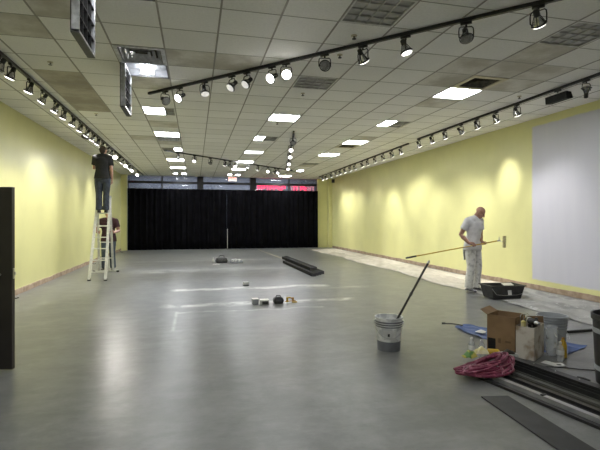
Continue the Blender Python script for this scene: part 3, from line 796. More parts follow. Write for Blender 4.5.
    melt(tr, 'trousers', mats['trousers'], t, .010, 4)
    for s in 'LR':
        f = MB(); foot_shape(f, j['an' + s], j['toe' + s]); so2 = melt(f, 'shoe', mats['shoe'], t, .008, 2)
        a, q = j['an' + s], j['toe' + s]; d = (q - a); d.z = 0; d.normalize()
        z = MB(); z.limb([V((a.x, a.y, q.z + .011)) - d * .045, V((q.x, q.y, q.z + .011)) - d * .02], [.046, .048], 14, (1, .22), d.cross(V((0, 0, 1)))); z.build('sole', mats['sole'], so2, True)
    if hair: hair(t, P, hm, J.get('hs', 1.0))
    return t, P

# painter -----------------------------------------------------------
PA = V((3.85, 7.575, .722)); PB = V((5.88, 7.60, 1.025))     # roller pole, from the grip to the roller
ax = (PB - PA).normalized()
ploc = V((5.45, 7.80, .0095)); prz = math.atan2(-.38, -.92)
pinv = (Matrix.Translation(ploc) @ Matrix.Rotation(prz, 4, 'Z')).inverted()
def at_u(x): return PA + (PB - PA) * ((x - PA.x) / (PB.x - PA.x))
gR, gL = pinv @ at_u(5.31), pinv @ at_u(5.54)
axl = (pinv.to_3x3() @ ax).normalized()
def off(g, d): return g + V(d)
J = dict(pel=(0, -.02, .93), che=(0, .02, 1.27), neck=(0, .035, 1.46), head=(-.05, .115, 1.575), look=(-.40, .75, -.62), up=(-.15, .5, .8),
         shR=(.195, .0, 1.405), shL=(-.195, .02, 1.405), elR=(.285, -.10, 1.13), elL=(-.25, .0, 1.12), wrR=off(gR, (.075, -.055, .045)), wrL=off(gL, (-.03, -.075, .055)),
         hipR=(.095, -.02, .90), hipL=(-.095, -.02, .90), knR=(.115, .02, .50), knL=(-.10, .035, .50), anR=(.125, -.03, .10), anL=(-.11, -.01, .10), toeR=(.165, .14, 0), toeL=(-.135, .17, 0), hem=-.10)
painter, _ = person('person', 'person in white T-shirt and paint-splattered trousers, head bowed, holding a long roller pole', ploc, prz, J,
       dict(skin=M['skin_tan'], shirt=M['tee_white'], trousers=M['paint_pants'], shoe=M['shoe_grey'], sole=M['sole']),
       {'R': lambda mb, w: grip_hand(mb, w, gR, axl, .0125), 'L': lambda mb, w: grip_hand(mb, w, gL, axl, .0125, -1)}, bulk=1.08)
# rag hanging from the back pocket
rg = MB(); rg.grid(4, 8, lambda u, v: V((.125 + .05 * u + .012 * math.sin(5 * v), -.10 - .03 * math.sin(PI * u) - .01 * v, .88 - .25 * v)), .008); rg.build('pocket_rag', M['paint_pants'], painter, True)
t = thing('paint_roller', 'long yellow roller pole with black grip held level by the painter', 'paint roller', PA)
d = PB - PA
b = MB(); b.tube([V((0, 0, 0)) + ax * .2, d], .011, 10); b.build('pole', M['yellow_pole'], t, True)
b = MB(); b.tube([V((0, 0, 0)), ax * .02, ax * .2, ax * .22], [.014, .017, .016, .012], 10); b.build('grip', M['black_plastic'], t, True)
b = MB(); e = d; b.tube([e - ax * .04, e + ax * .03], .014, 10); b.tube([e, e + V((.0, 0, .055)), e + V((.01, 0, .08)), e + V((.02, 0, -.01)), e + V((.05, -.02, -.02)), e + V((.10, -.03, -.02))], .0045, 6)
b.build('roller_frame', M['steel'], t)
b = MB(); q0 = e + V((.10, -.03, -.135)); q1 = e + V((.105, -.03, .095)); b.tube([lerp(q0, q1, -.02), q0, lerp(q0, q1, .05), lerp(q0, q1, .95), q1], [.018, .03, .034, .034, .03], 14); b.build('roller_sleeve', M['nap'], t, True)

# ladder (stepladder with two people) ---------------------------------
LA = dict(a=V((-2.42, 11.20, 0)), b=V((-2.05, 11.13, 0)), c=V((-2.56, 13.03, 0)), d=V((-2.19, 12.97, 0)), ta=V((-2.40, 12.08, 2.0)), tb=V((-2.10, 12.02, 2.0)))
t = thing('stepladder', 'tall folding aluminium stepladder by the yellow wall with one person standing on it', 'ladder', (-2.3, 12.0, 0))
o = V(t.location)
apex = lambda s: (LA['ta'] if s == 'L' else LA['tb'])
for key, top in (('a', 'ta'), ('b', 'tb')):
    b = MB(); b.bar(LA[key] - o + V((0, 0, .03)), LA[top] - o, .032, .062, (1, 0, 0)); b.build('front_rail', M['alu'], t, bevel=.003)
    b = MB(); b.bar(LA[key] - o, LA[key] - o + V((0, .02, .06)), .042, .07, (1, 0, 0)); b.build('rail_foot', M['black_plastic'], t)
bk = V((-.02, .05, 0))
for key, top in (('c', 'ta'), ('d', 'tb')):
    b = MB(); b.bar(LA[key] - o + V((0, 0, .04)), LA[top] - o + bk, .030, .055, (1, 0, 0)); b.build('rear_rail', M['alu'], t, bevel=.003)
for k in range(7):
    f = .115 + .115 * k if k else .08
    f = (.10, .235, .37, .505, .64, .80, .93)[k]
    p, q = lerp(LA['a'], LA['ta'], f) - o, lerp(LA['b'], LA['tb'], f) - o
    b = MB(); b.bar(p, q, .085 if f == .80 else .045, .024); b.build('rung', M['alu'], t, bevel=.003)
for f in (.20, .42, .64):
    p, q = lerp(LA['c'], LA['ta'] + bk, f) - o, lerp(LA['d'], LA['tb'] + bk, f) - o
    b = MB(); b.tube([p, q], .013, 8); b.build('rear_rung', M['alu'], t)
b = MB(); b.bar(V((-2.70, 13.07, .035)) - o, V((-2.06, 12.97, .035)) - o, .05, .04); st = b.build('stabiliser_bar', M['alu'], t, bevel=.003)
for x, y in ((-2.69, 13.07), (-2.07, 12.97)):
    b = MB(); b.box(V((x, y, .022)) - o, (.06, .07, .044)); b.build('end_foot', M['black_plastic'], st)
for s in ('ta', 'tb'):
    b = MB(); p = LA[s] - o + V((0, .025, .0)); b.lathe([(.05, -.022), (.055, 0), (.05, .022)], p, 16, Matrix.Rotation(PI / 2, 3, 'Y'), True); b.build('hinge', M['steel'], t, bevel=.002)

# person on the ladder --------------------------------------------------
sr = lerp(LA['a'], LA['ta'], .80); sr2 = lerp(LA['b'], LA['tb'], .80); mid = lerp(sr, sr2, .5); zt = mid.z + .013
l1 = V((mid.x, mid.y - .02, zt)); rz1 = R(4)
def hair_cap(mat, low=.0, front=.0):
    def f(t, P, m, s):
        b = MB(); b.ball(P(0, -.022, .043), (.080 * s, .096 * s, .082 * s), 18, 12, m); b.ball(P(0, -.055, -.005), (.068 * s, .055 * s, .065 * s), 16, 10, m)
        cut = MB()
        o = melt(b, 'hair', mat, t, .007, 2)
        bm = bmesh.new(); bm.from_mesh(o.data)
        mi = m.inverted(); c0 = P(0, 0, 0)
        kill = [f_ for f_ in bm.faces if (lambda q: q.y > .045 and q.z < .055 or (q.y > -.01 and q.z < .0))(mi @ (f_.calc_center_median() - c0) / s)]
        bmesh.ops.delete(bm, geom=kill, context='FACES'); bm.to_mesh(o.data); bm.free()
        q = o.modifiers.new('t', 'SOLIDIFY'); q.thickness = .006; q.offset = -1
    return f
J = dict(pel=(0, -.02, .90), che=(0, -.01, 1.24), neck=(.0, -.005, 1.43), head=(.015, .03, 1.565), look=(.45, .80, .42), up=(0, -.3, 1),
         shR=(.172, -.01, 1.375), shL=(-.172, -.01, 1.375), elR=(.205, -.05, 1.085), elL=(-.205, .07, 1.11), wrR=(.215, .0, .845), wrL=(-.10, .27, 1.22),
         hipR=(.095, -.02, .87), hipL=(-.095, -.02, .87), knR=(.085, .01, .48), knL=(-.085, .01, .48), anR=(.08, -.04, .10), anL=(-.08, -.04, .10), toeR=(.09, .13, 0), toeL=(-.09, .13, 0), hem=-.05)
person('person', 'person in black T-shirt and dark jeans standing high on the stepladder, seen from behind', l1, rz1, J,
       dict(skin=M['skin_pale'], shirt=M['tee_black'], trousers=M['jeans'], shoe=M['shoe_black'], sole=M['shoe_black']),
       {'R': lambda mb, w: relaxed_hand(mb, w, (.02, .1, -1), (-1, 0, 0), (0, 1, 0)), 'L': lambda mb, w: relaxed_hand(mb, w, (.5, .5, .6), (.6, -.3, -.3), (.2, .3, .9))}, hair_cap(M['hair_brown']), sleeve=.68)

# person behind the ladder ----------------------------------------------
l2 = V((-2.39, 13.42, 0)); rz2 = R(176)
inv2 = (Matrix.Translation(l2) @ Matrix.Rotation(rz2, 4, 'Z')).inverted()
gc = inv2 @ lerp(LA['c'], LA['ta'] + bk, .56); gd = inv2 @ lerp(LA['d'], LA['tb'] + bk, .56)   # on the rear rails
rail = inv2.to_3x3() @ (LA['ta'] - LA['c']).normalized()
J = dict(pel=(0, -.03, .92), che=(0, .03, 1.26), neck=(0, .06, 1.45), head=(-.03, .12, 1.585), look=(-.1, .9, -.35), up=(0, .3, 1),
         shR=(.205, .03, 1.40), shL=(-.205, .03, 1.40), elR=(.30, .06, 1.12), elL=(-.29, .07, 1.12), wrR=gc + V((.035, -.075, -.02)), wrL=gd + V((-.035, -.075, -.02)),
         hipR=(.095, -.03, .90), hipL=(-.095, -.03, .90), knR=(.11, .0, .50), knL=(-.10, .0, .50), anR=(.12, -.06, .10), anL=(-.11, -.06, .10), toeR=(.15, .11, 0), toeL=(-.14, .11, 0), hem=-.10)
person('person', 'person in dark maroon shirt and blue-grey jeans behind the ladder, steadying it with both hands', l2, rz2, J,
       dict(skin=M['skin_pale'], shirt=M['tee_maroon'], trousers=M['jeans_mid'], shoe=M['shoe_black'], sole=M['shoe_black']),
       {'R': lambda mb, w: grip_hand(mb, w, gc, rail, .031, -1), 'L': lambda mb, w: grip_hand(mb, w, gd, rail, .031, 1)}, hair_cap(M['hair_grey']), bulk=1.08)

# ------------------------------------------------------------------ along the painted wall
def cloth(name, label, x0f, x1f, y0, y1, mat, seed, z0=.004, amp=.018, cat='drop cloth'):
    rr = random.Random(seed); ph = [rr.uniform(0, 6) for _ in range(8)]
    def fn(u, v):
        y = y0 + (y1 - y0) * v
        xa = x0f + .07 * math.sin(y * 1.3 + ph[0]) + .03 * math.sin(y * 4.1 + ph[1]); xb = x1f + .05 * math.sin(y * .9 + ph[2])
        x = xa + (xb - xa) * u
        z = abs(math.sin(x * 5 + y * 1.7 + ph[3] + 1.2 * math.sin(y * 2.3 + ph[4]))) ** 5 * amp + abs(math.sin(x * 9 - y * 3.1 + ph[5] + math.sin(x * 4))) ** 7 * amp * .8 + abs(math.sin(y * 6.2 + 3 * x + ph[6])) ** 9 * amp * .6
        z *= min(1, max(0, max(abs(x - 5.5) - .4, abs(y - 7.3) - .75)) * 6)
        e = min(u, 1 - u, v, 1 - v)
        return V((x, y, z0 + .004 + z * (.4 + min(1, e * 8) * .6)))
    b = MB(); b.grid(34, int((y1 - y0) * 16), fn, .003)
    return tag(b.build(name, mat, None, True), label, cat)
cloth('drop_cloth', 'long pale crumpled drop cloth on the floor along the painted wall, reaching the curtains', 5.36, 6.72, 8.05, 20.4, M['cloth'], 2)
cloth('plastic_sheet', 'greyish crumpled plastic sheet on the floor under the primer patch, past the paint trough', 5.32, 6.70, 2.6, 8.0, M['film'], 5, .004, .03, 'plastic sheet')
# paint trough
t = thing('paint_trough', 'black paint trough with a white label and wire handle beside the painter', 'paint trough', (5.50, 7.02, .0095), R(-4))
b = MB()
def trough(hx, hy, z): return [V((-hx, -hy, z)), V((hx, -hy, z)), V((hx, hy, z)), V((-hx, hy, z))]
b.rings([trough(.275, .15, 0), trough(.275, .15, .004), trough(.325, .19, .225), trough(.345, .21, .23), trough(.345, .21, .245), trough(.315, .18, .245), trough(.265, .14, .02)]); b.build('tub', M['black_plastic'], t, bevel=.006)
b = MB(); b.rings([trough(.300, .166, .12), trough(.302, .168, .13)]); b.build('paint', M['white'], t)
b = MB(); b.box((.03, -.182, .13), (.07, .004, .11), Matrix.Rotation(R(-10.3), 3, 'X')); b.build('label', M['label_white'], t)
b = MB(); b.tube([(-.325, -.19, .20), (-.24, -.205, .09), (-.1, -.197, .075), (.16, -.197, .075), (.27, -.205, .10), (.33, -.19, .20)], .004, 6); b.build('wire_handle', M['steel'], t)
b = MB(); b.box((.18, .1, .225), (.20, .10, .012), Matrix.Rotation(R(14), 3, 'X')); b.build('roller_grid', M['alu'], t)

# ------------------------------------------------------------------ bucket with a pole
def pail(t, r0, r1, h, mat, ribs=(.9, .82, .74), handle=True, fill=None):
    prof = [(r0 * .97, 0), (r0, .006)]
    for q in sorted(ribs):
        r = r0 + (r1 - r0) * q; prof += [(r, h * q - .014), (r + .012, h * q - .011), (r + .012, h * q - .005), (r, h * q - .002)]
    prof += [(r1, h - .012), (r1 + .012, h - .010), (r1 + .012, h), (r1 - .004, h), (r1 - .007, h - .02), (r0 - .006, .01)]
    b = MB(); b.lathe(prof, n=36, cap=True); o = b.build('pail_body', mat, t, True)
    if fill:
        b = MB(); q = fill[0]; b.lathe([(r0 + (r1 - r0) * q - .008, h * q), (r0 + (r1 - r0) * q - .008, h * q + .004)], n=32, cap=True); b.build('contents', fill[1], t)
    if handle:
        b = MB(); b.tube([(math.cos(a) * (r1 + .016), -math.sin(a) * (r1 + .022), h * .86 - .16 * math.sin(a)) for a in [PI * k / 14 for k in range(15)]], .003, 6); b.build('bail_handle', M['steel'], t)
        for s in (-1, 1):
            b = MB(); b.tube([(s * (r1 - .002), 0, h * .86), (s * (r1 + .022), 0, h * .86)], .014, 10); b.build('handle_ear', mat, t)
    return o
t = thing('paint_bucket', 'milky plastic bucket smeared with grey paint standing alone on the concrete', 'bucket', (2.11, 4.56, 0), R(-20))
o = pail(t, .122, .145, .365, M['bucket_clear'], (.93, .86, .79, .72), True, (.5, M['grey_paint']))
b = MB(); b.lathe([(.1262, .0), (.1305, .085), (.131, .10), (.1288, .105)], n=36); b.build('paint_stain', M['grey_paint'], t, True)
b = MB(); b.lathe([(.1475, .262), (.1545, .325), (.151, .332)], n=36); b.build('paint_smear', M['grey_paint'], t, True)
lb = MB()
for k in range(6):
    a0 = R(-118 + k * 10); a1 = R(-118 + (k + 1) * 10)
    lb.add([V((math.cos(a) * r, math.sin(a) * r, z)) for a, r, z in ((a0, .1335, .13), (a1, .1335, .13), (a1, .1400, .235), (a0, .1400, .235))], [(0, 1, 2, 3)])
o2 = lb.build('paper_label', M['label_white'], t); q = o2.modifiers.new('t', 'SOLIDIFY'); q.thickness = .0015
b = MB(); b.box((-.012, -.1395, .185), (.022, .004, .03)); b.build('label_mark', M['black_plastic'], t)
t = thing('extension_pole', 'black extension pole leaning out of the grey-smeared bucket', 'pole', (2.11, 4.56, .2))
b = MB(); p0, p1 = V((.02, -.01, .004)), V((.452, -.085, .785)); b.tube([p0, lerp(p0, p1, .96)], .0125, 10); b.build('shaft', M['black_metal'], t, True)
b = MB(); b.tube([lerp(p0, p1, .96), lerp(p0, p1, .985), p1], [.014, .014, .008], 10); b.build('threaded_tip', M['label_white'], t, True)
b = MB(); b.tube([lerp(p0, p1, .50), lerp(p0, p1, .54)], .016, 10); b.build('lock_collar', M['dark_grey'], t, True)

# ------------------------------------------------------------------ mid floor: rails, strip and small tools
def channel(t, p0, p1, w, h, mat, open_up=True, lip=.006):
    p0, p1 = V(p0), V(p1); u = (p1 - p0).normalized(); n = V((u.y, -u.x, 0)).normalized(); z = V((0, 0, 1))
    b = MB(); a = w / 2
    pr = [(-a, 0), (a, 0), (a, h), (a - lip, h), (a - lip, lip), (-a + lip, lip), (-a + lip, h), (-a, h)] if open_up else [(-a, 0), (-a, h), (a, h), (a, 0), (a - lip, 0), (a - lip, h - lip), (-a + lip, h - lip), (-a + lip, 0)]
    b.rings([[p + n * x + z * y for x, y in pr] for p in (p0, p1)])
    return b.build('channel', mat, t)
far = [(2.86, 14.6), (2.98, 15.0), (3.10, 15.2)]
for k in range(6):
    lay = 0 if k < 4 else 1
    dx = (k if lay == 0 else k - 4 + .9) * .112
    p0 = V((2.93 + dx, 10.78 + .13 * k, .084 * lay)); p1 = V((2.88 + dx, 14.3 + .16 * k, .084 * lay))
    t = thing('track_rail', ['black rail nearest the tools in the bundle lying on mid floor', 'second black rail of the bundle lying on mid floor', 'third black rail of the bundle lying on mid floor', "black rail on the painter's side of the bundle on mid floor",
              'black rail on top of the mid floor bundle, on the tools side', "black rail on top of the mid floor bundle, on the painter's side"][k], 'rail', p0, 0, 'black rails bundled on mid floor')
    channel(t, (0, 0, 0), p1 - p0, .105, .082, M['rail_black'], False)
    b = MB(); u = (p1 - p0).normalized(); b.box(u * -.007 + V((0, 0, .041)), (.105, .012, .08)); b.build('end_cap', M['dark_grey'], t)
b = MB(); b.bar((2.94, 20.9, .006), (3.13, 15.9, .006), .035, .01); tag(b.build('trim_strip', M['beige']), 'long thin pale strip lying on the floor between curtain and black rail bundle', 'strip')

t = thing('tool_bag', 'small black tool bag on the far floor in front of the curtains', 'tool bag', (.86, 14.85, 0), R(10))
b = MB(); b.rings([trough(.17, .10, 0), trough(.185, .11, .08), trough(.16, .08, .16), trough(.12, .03, .185)]); b.build('bag_body', M['black_plastic'], t, bevel=.015)
b = MB(); b.tube([(-.09, 0, .17), (-.08, 0, .23), (0, 0, .25), (.08, 0, .23), (.09, 0, .17)], .009, 8); b.build('handle', M['black_metal'], t)
b = MB(); b.box((0, -.108, .08), (.2, .02, .07)); b.build('pocket', M['dark_grey'], t, bevel=.006)
t = thing('spray_bottle', 'small white bottle standing beside the black tool bag', 'bottle', (.585, 14.75, 0))
b = MB(); b.lathe([(.035, 0), (.04, .01), (.04, .12), (.015, .15), (.015, .165)], n=14, cap=True); b.build('bottle_body', M['white'], t, True)
b = MB(); b.box((0, -.01, .18), (.02, .05, .03)); b.build('cap', M['white'], t)
b = MB(); b.grid(8, 8, lambda u, v: V((.55 + .22 * u, 14.25 + .2 * v, .006 + .012 * math.sin(7 * u + 3 * v) ** 2)), .003); tag(b.build('rag', M['white'], None, True), 'small white rag lying flat in front of the far tool bag', 'rag')
t = thing('parts_tray', 'shallow grey tray holding lamps, beside the black tool bag on the far floor', 'tray', (1.34, 14.75, 0))
b = MB(); b.rings([trough(.2, .14, 0), trough(.225, .165, .06), trough(.215, .155, .06), trough(.19, .13, .01)]); b.build('pan', M['grey_plastic'], t)
b = MB(); b.box((0, .172, .07), (.1, .012, .03)); b.build('grip', M['grey_plastic'], t)
for k, (x, y, lab) in enumerate([(-.12, -.04, 'white lamp at the bottle side of the grey parts tray'), (-.02, .05, 'white lamp in the middle of the grey parts tray'), (.09, -.03, "white lamp at the rails side of the grey parts tray")]):
    q = thing('reflector_lamp', lab, 'lamp', (1.34 + x, 14.75 + y, .0175), 0, 'lamps in the grey tray')
    b = MB(); b.lathe([(.02, 0), (.022, .03), (.05, .085), (.055, .10), (.03, .11), (.004, .112)], n=16, cap=True); b.build('bulb', M['white'], q, True)
    b = MB(); b.lathe([(.014, -.006), (.021, 0), (.021, .03)], n=12, cap=True); b.build('screw_base', M['steel'], q)
t = thing('small_box', 'tiny white box on a dark base alone on the mid floor', 'box', (1.08, 9.62, 0), R(8))
b = MB(); b.box((0, 0, .012), (.12, .10, .024)); b.build('base', M['dark_grey'], t, bevel=.004)
b = MB(); b.box((0, 0, .054), (.11, .09, .06)); b.build('lid', M['white'], t, bevel=.004)
t = thing('junction_box', 'grey metal box on the floor, taller of the pair beside the black pouch', 'box', (1.00, 7.50, 0), R(4))
b = MB(); b.box((0, 0, .045), (.10, .12, .09)); b.build('box_body', M['grey_plastic'], t, bevel=.004)
b = MB(); b.box((0, 0, .093), (.106, .126, .006)); b.build('cover', M['alu'], t)
t = thing('junction_box', 'grey box with a dark face, second of the pair, nearer the black pouch', 'box', (1.15, 7.45, 0), R(-3))
b = MB(); b.box((0, 0, .042), (.15, .12, .084)); b.build('box_body', M['alu'], t, bevel=.004)
b = MB(); b.box((.01, -.062, .035), (.10, .006, .05)); b.build('face_plate', M['dark_grey'], t)
t = thing('tool_pouch', 'rounded black pouch on mid floor between grey boxes and yellow clamp', 'pouch', (1.40, 7.48, 0))
b = MB(); b.rings([trough(.075, .06, 0), trough(.088, .07, .05), trough(.075, .05, .10), trough(.04, .02, .115)]); b.build('pouch_body', M['black_plastic'], t, bevel=.02)
b = MB(); b.tube([(-.05, 0, .10), (-.03, 0, .135), (.03, 0, .135), (.05, 0, .10)], .007, 8); b.build('strap', M['black_metal'], t)
b = MB(); b.box((0, -.07, .045), (.09, .02, .05)); b.build('flap', M['dark_grey'], t, bevel=.006)
t = thing('bar_clamp', 'yellow and orange hand clamp lying beside the black pouch', 'clamp', (1.61, 7.52, 0), R(12))
b = MB(); b.bar((-.09, 0, .02), (.12, .02, .02), .02, .014); b.build('bar', M['orange_wood'], t)
b = MB(); b.bar((-.05, 0, .012), (-.05, -.01, .09), .03, .03, (1, 0, 0)); b.box((-.02, 0, .085), (.07, .025, .02)); b.build('fixed_jaw', M['yellow_plastic'], t, bevel=.004)
b = MB(); b.bar((.07, .01, .012), (.06, 0, .08), .03, .03, (1, 0, 0)); b.box((.05, 0, .07), (.06, .025, .02)); b.build('sliding_jaw', M['orange_wood'], t, bevel=.004)
b = MB(); b.bar((.02, -.05, .012), (.11, -.07, .012), .022, .02); b.build('handle', M['yellow_plastic'], t, bevel=.004)
# cable stubs by the wall on the ladder side
for x, y, lab in ((-3.22, 9.05, 'short black cable stub at the bare wall base nearest the open door'), (-3.2, 15.4, 'short black cable stub at the wall base just behind the ladder'), (-3.14, 20.6, 'short black cable stub at the wall base near the curtain pier')):
    b = MB(); b.tube([(-.09, 0, .08), (-.04, .02, .035), (.0, 0, .009), (.05, -.04, .008), (.08, -.02, .02)], .008, 8)
    o = b.build('cable_stub', M['black_plastic'], None, True, (x, y, 0)); tag(o, lab, 'cable')
    b = MB(); b.box((.083, -.018, .022), (.02, .016, .016)); b.build('plug', M['steel'], o)

# ------------------------------------------------------------------ the heap of materials near the camera
UD = V((.184, -.983, 0)); UN = V((.983, .184, 0)); RO = V((2.62, 3.51, 0))
def rl(n, s): return RO + UN * n + UD * s
for k, (n, s0, s1, w, h, mat, up, lab) in enumerate([
    (-.085, -.06, 2.2, .045, .022, 'black_metal', False, 'thin black rail on the floor, the one beside the flat grey board'),
    (.00, .02, 2.2, .050, .040, 'track_silver', False, 'bright silver rail on the floor running under the maroon hose coil'),
    (.085, -.10, 2.2, .070, .035, 'black_metal', True, 'black open channel lying right beside the bright silver rail'),
    (.19, -.14, 2.2, .10, .020, 'track_olive', True, 'flat olive grey channel on the floor in the middle of the rails'),
    (.305, -.18, 2.2, .09, .022, 'track_grey', True, 'flat dull grey channel on the floor between olive and black rails'),
    (.405, -.18, 2.2, .070, .055, 'black_metal', True, 'black channel lying inside the tallest black rail'),
    (.50, -.20, 2.2, .085, .075, 'black_metal', False, 'tallest black rail with a row of pale screw heads'),
    (.585, -.16, 2.2, .05, .015, 'track_grey', False, 'thin flat grey rail lying on the box side of the tallest rail')]):
    p0 = rl(n, s0); t = thing('track_rail', lab, 'rail', p0, 0, 'rails laid out on the floor near the boxes')
    channel(t, (0, 0, 0), rl(n, s1) - p0, w, h, M[mat], up, .005)
    if k == 6:
        for q in range(7):
            b = MB(); b.lathe([(.007, 0), (.006, .003)], UD * (.25 + .22 * q) + V((0, 0, h)) + UN * .015, 8, None, True); b.build('screw_head', M['label_white'], t)
    if k == 1:
        b = MB(); b.box(UD * .52 + V((0, 0, h + .004)), (.05, .02, .01), Matrix.Rotation(R(10.6), 3, 'Z')); b.build('joiner', M['dark_grey'], t)
b = MB(); b.rings([[V((x, y, z)) for x, y in ((2.265, 3.14), (2.485, 3.10), (2.405, 1.6), (2.165, 1.6))] for z in (.001, .012)])
tag(b.build('floor_board', M['rubber'], bevel=.002), 'flat dark grey board lying on the floor in front of the silver rail', 'board')
# hose coil, lying over the rail ends
rr = random.Random(21); pts = []
N = 20
for k in range(N * 26):
    a = 2 * PI * k / 26; lp = k / 26
    rx = .315 + .035 * math.sin(lp * 2.1) + .02 * math.sin(lp * 5.3 + a); ry = .015 + .16 * ((lp * .381) % 1) + .02 * math.sin(lp * 1.7 + 1)
    tw = .16 * math.sin(lp * 1.3)
    x = rx * math.cos(a); y = ry * math.sin(a) + .03 * math.cos(2 * a)
    x, y = x * math.cos(tw) - y * math.sin(tw), x * math.sin(tw) + y * math.cos(tw)
    ins = 1 - min(1, math.hypot(x / .36, y / .17))
    z = .012 + (.024 + .05 * ins) * (.5 + .5 * math.sin(lp * 2.39)) + .02 * ins + .05 * max(0, x / .36)
    pts.append(V((x + .012 * math.sin(lp * 9), y + .012 * math.cos(lp * 7), z)))
sm = [pts[0]] + [(pts[i - 1] + pts[i] * 2 + pts[i + 1]) / 4 for i in range(1, len(pts) - 1)] + [pts[-1]]
t = thing('hose_coil', 'flattened coil of maroon hose lying over the ends of the rails', 'hose', (2.66, 3.61, .044), R(20))
b = MB(); b.tube(sm, .0115, 7); b.build('hose', M['hose'], t, True)
b = MB(); b.tube([sm[-1], sm[-1] + V((.03, -.04, -.01)), sm[-1] + V((.05, -.09, -.02))], .014, 8); b.build('coupling', M['steel'], t, True)
# blue tarp
poly = [(3.40, 5.28), (3.58, 5.36), (3.72, 5.06), (4.0, 4.72), (4.34, 4.31), (4.28, 4.0), (3.74, 3.87), (3.62, 4.2), (3.42, 4.70)]
def tarp(u, v):
    A = lerp((3.40, 5.28, 0), (3.60, 5.36, 0), u); B = lerp((3.74, 3.86, 0), (4.33, 4.10, 0), u)
    p = lerp(A, B, v); p.x += .02 * math.sin(v * 9) * (1 - u) - .16 * math.sin(PI * min(1, v * 1.5)) * (1 - u)
    flat = min(1, max(0, min((p - V(c)).xy.length - rr_ for c, rr_ in (((3.87, 4.12, 0), .18), ((3.30, 4.15, 0), .25), ((3.44, 3.955, 0), .22), ((3.70, 3.955, 0), .09), ((3.68, 3.845, 0), .07), ((3.62, 3.75, 0), .07)))) * 12)
    p.z = .004 + flat * .016 * abs(math.sin(v * 13 + u * 4)) ** 4 + flat * .010 * abs(math.sin(u * 9 - v * 5)) ** 3
    return p
b = MB(); b.grid(16, 40, tarp, .003); tag(b.build('tarp', M['tarp'], None, True), 'crumpled blue tarp on the floor under the boxes and the grey pail', 'tarp')
t = thing('hose_end', 'short dark cord end lying by the tip of the blue tarp', 'cord', (3.41, 5.27, .034))
b = MB(); b.tube([(-.12, .06, .008), (-.05, .03, .009), (.0, -.02, .009), (.04, -.10, .010)], .008, 8); b.build('cord', M['black_plastic'], t, True)
b = MB(); b.tube([(-.16, .075, .010), (-.12, .06, .010)], .013, 8); b.build('plug', M['dark_grey'], t)
# open cardboard box
t = thing('cardboard_box', 'open brown cardboard box with one flap up and a dark hand hole', 'box', (3.30, 4.15, .008), R(-57))
w_, d_, h_ = .145, .15, .41
b = MB(); b.m = 0
bx2(b, -w_, w_, -d_, -d_ + .006, 0, h_); bx2(b, -w_, w_, d_ - .006, d_, 0, h_); bx2(b, -w_, -w_ + .006, -d_, d_, 0, h_); bx2(b, w_ - .006, w_, -d_, d_, 0, h_); bx2(b, -w_, w_, -d_, d_, 0, .006)
body = b.build('box_body', M['cardboard'], t)
b = MB(); b.add([V((-w_, -d_, h_)), V((-w_, d_, h_)), V((-w_ - .075, d_ - .02, h_ + .045)), V((-w_ - .075, -d_ + .01, h_ + .045))], [(0, 1, 2, 3)]); f = b.build('flap', M['cardboard'], t); q = f.modifiers.new('t', 'SOLIDIFY'); q.thickness = .005
b = MB(); b.add([V((w_, -d_, h_)), V((w_, d_, h_)), V((w_ + .012, d_, h_ - .06)), V((w_ + .012, -d_ + .01, h_ - .06))], [(0, 1, 2, 3)]); f = b.build('flap', M['cardboard'], t); q = f.modifiers.new('t', 'SOLIDIFY'); q.thickness = .005
b = MB(); b.add([V((-w_, d_, h_)), V((w_, d_, h_)), V((w_ - .01, d_ + .10, h_ - .10)), V((-w_ + .01, d_ + .10, h_ - .10))], [(0, 1, 2, 3)]); f = b.build('flap', M['cardboard_in'], t); q = f.modifiers.new('t', 'SOLIDIFY'); q.thickness = .005
b = MB(); bx2(b, -w_ + .01, -w_ + .09, -d_ - .002, -d_ + .001, .03, .16); b.build('hand_hole', M['cardboard_dark'], t)
b = MB(); bx2(b, -.03, .0, -d_ - .0015, -d_, .12, .17); bx2(b, .045, .10, -d_ - .0015, -d_, .135, .155); b.build('printed_mark', M['cardboard_in'], t)
# whitewashed carton
t = thing('paint_carton', 'low open carton smeared with white paint beside the brown cardboard box', 'carton', (3.44, 3.955, .008), R(-57))
w2, d2, h2 = .09, .165, .335
b = MB(); bx2(b, -w2, w2, -d2, -d2 + .006, 0, h2); bx2(b, -w2, w2, d2 - .006, d2, 0, h2); bx2(b, -w2, -w2 + .006, -d2, d2, 0, h2); bx2(b, w2 - .006, w2, -d2, d2, 0, h2); bx2(b, -w2, w2, -d2, d2, 0, .006); b.build('carton_body', M['kraft'], t)
b = MB(); b.add([V((-w2, d2, h2)), V((w2, d2, h2)), V((w2 - .01, d2 + .01, h2 + .07)), V((-w2 + .02, d2 + .01, h2 + .05))], [(0, 1, 2, 3)]); f = b.build('flap', M['cardboard_in'], t); q = f.modifiers.new('t', 'SOLIDIFY'); q.thickness = .005
b = MB(); bx2(b, -w2 + .006, w2 - .006, -d2 + .006, d2 - .006, .22, .226); b.build('inner_liner', M['cardboard_in'], t)
mt = Matrix.Translation(t.location) @ Matrix.Rotation(R(-57), 4, 'Z')
def inside(x, y, z): return mt @ V((x, y, z))
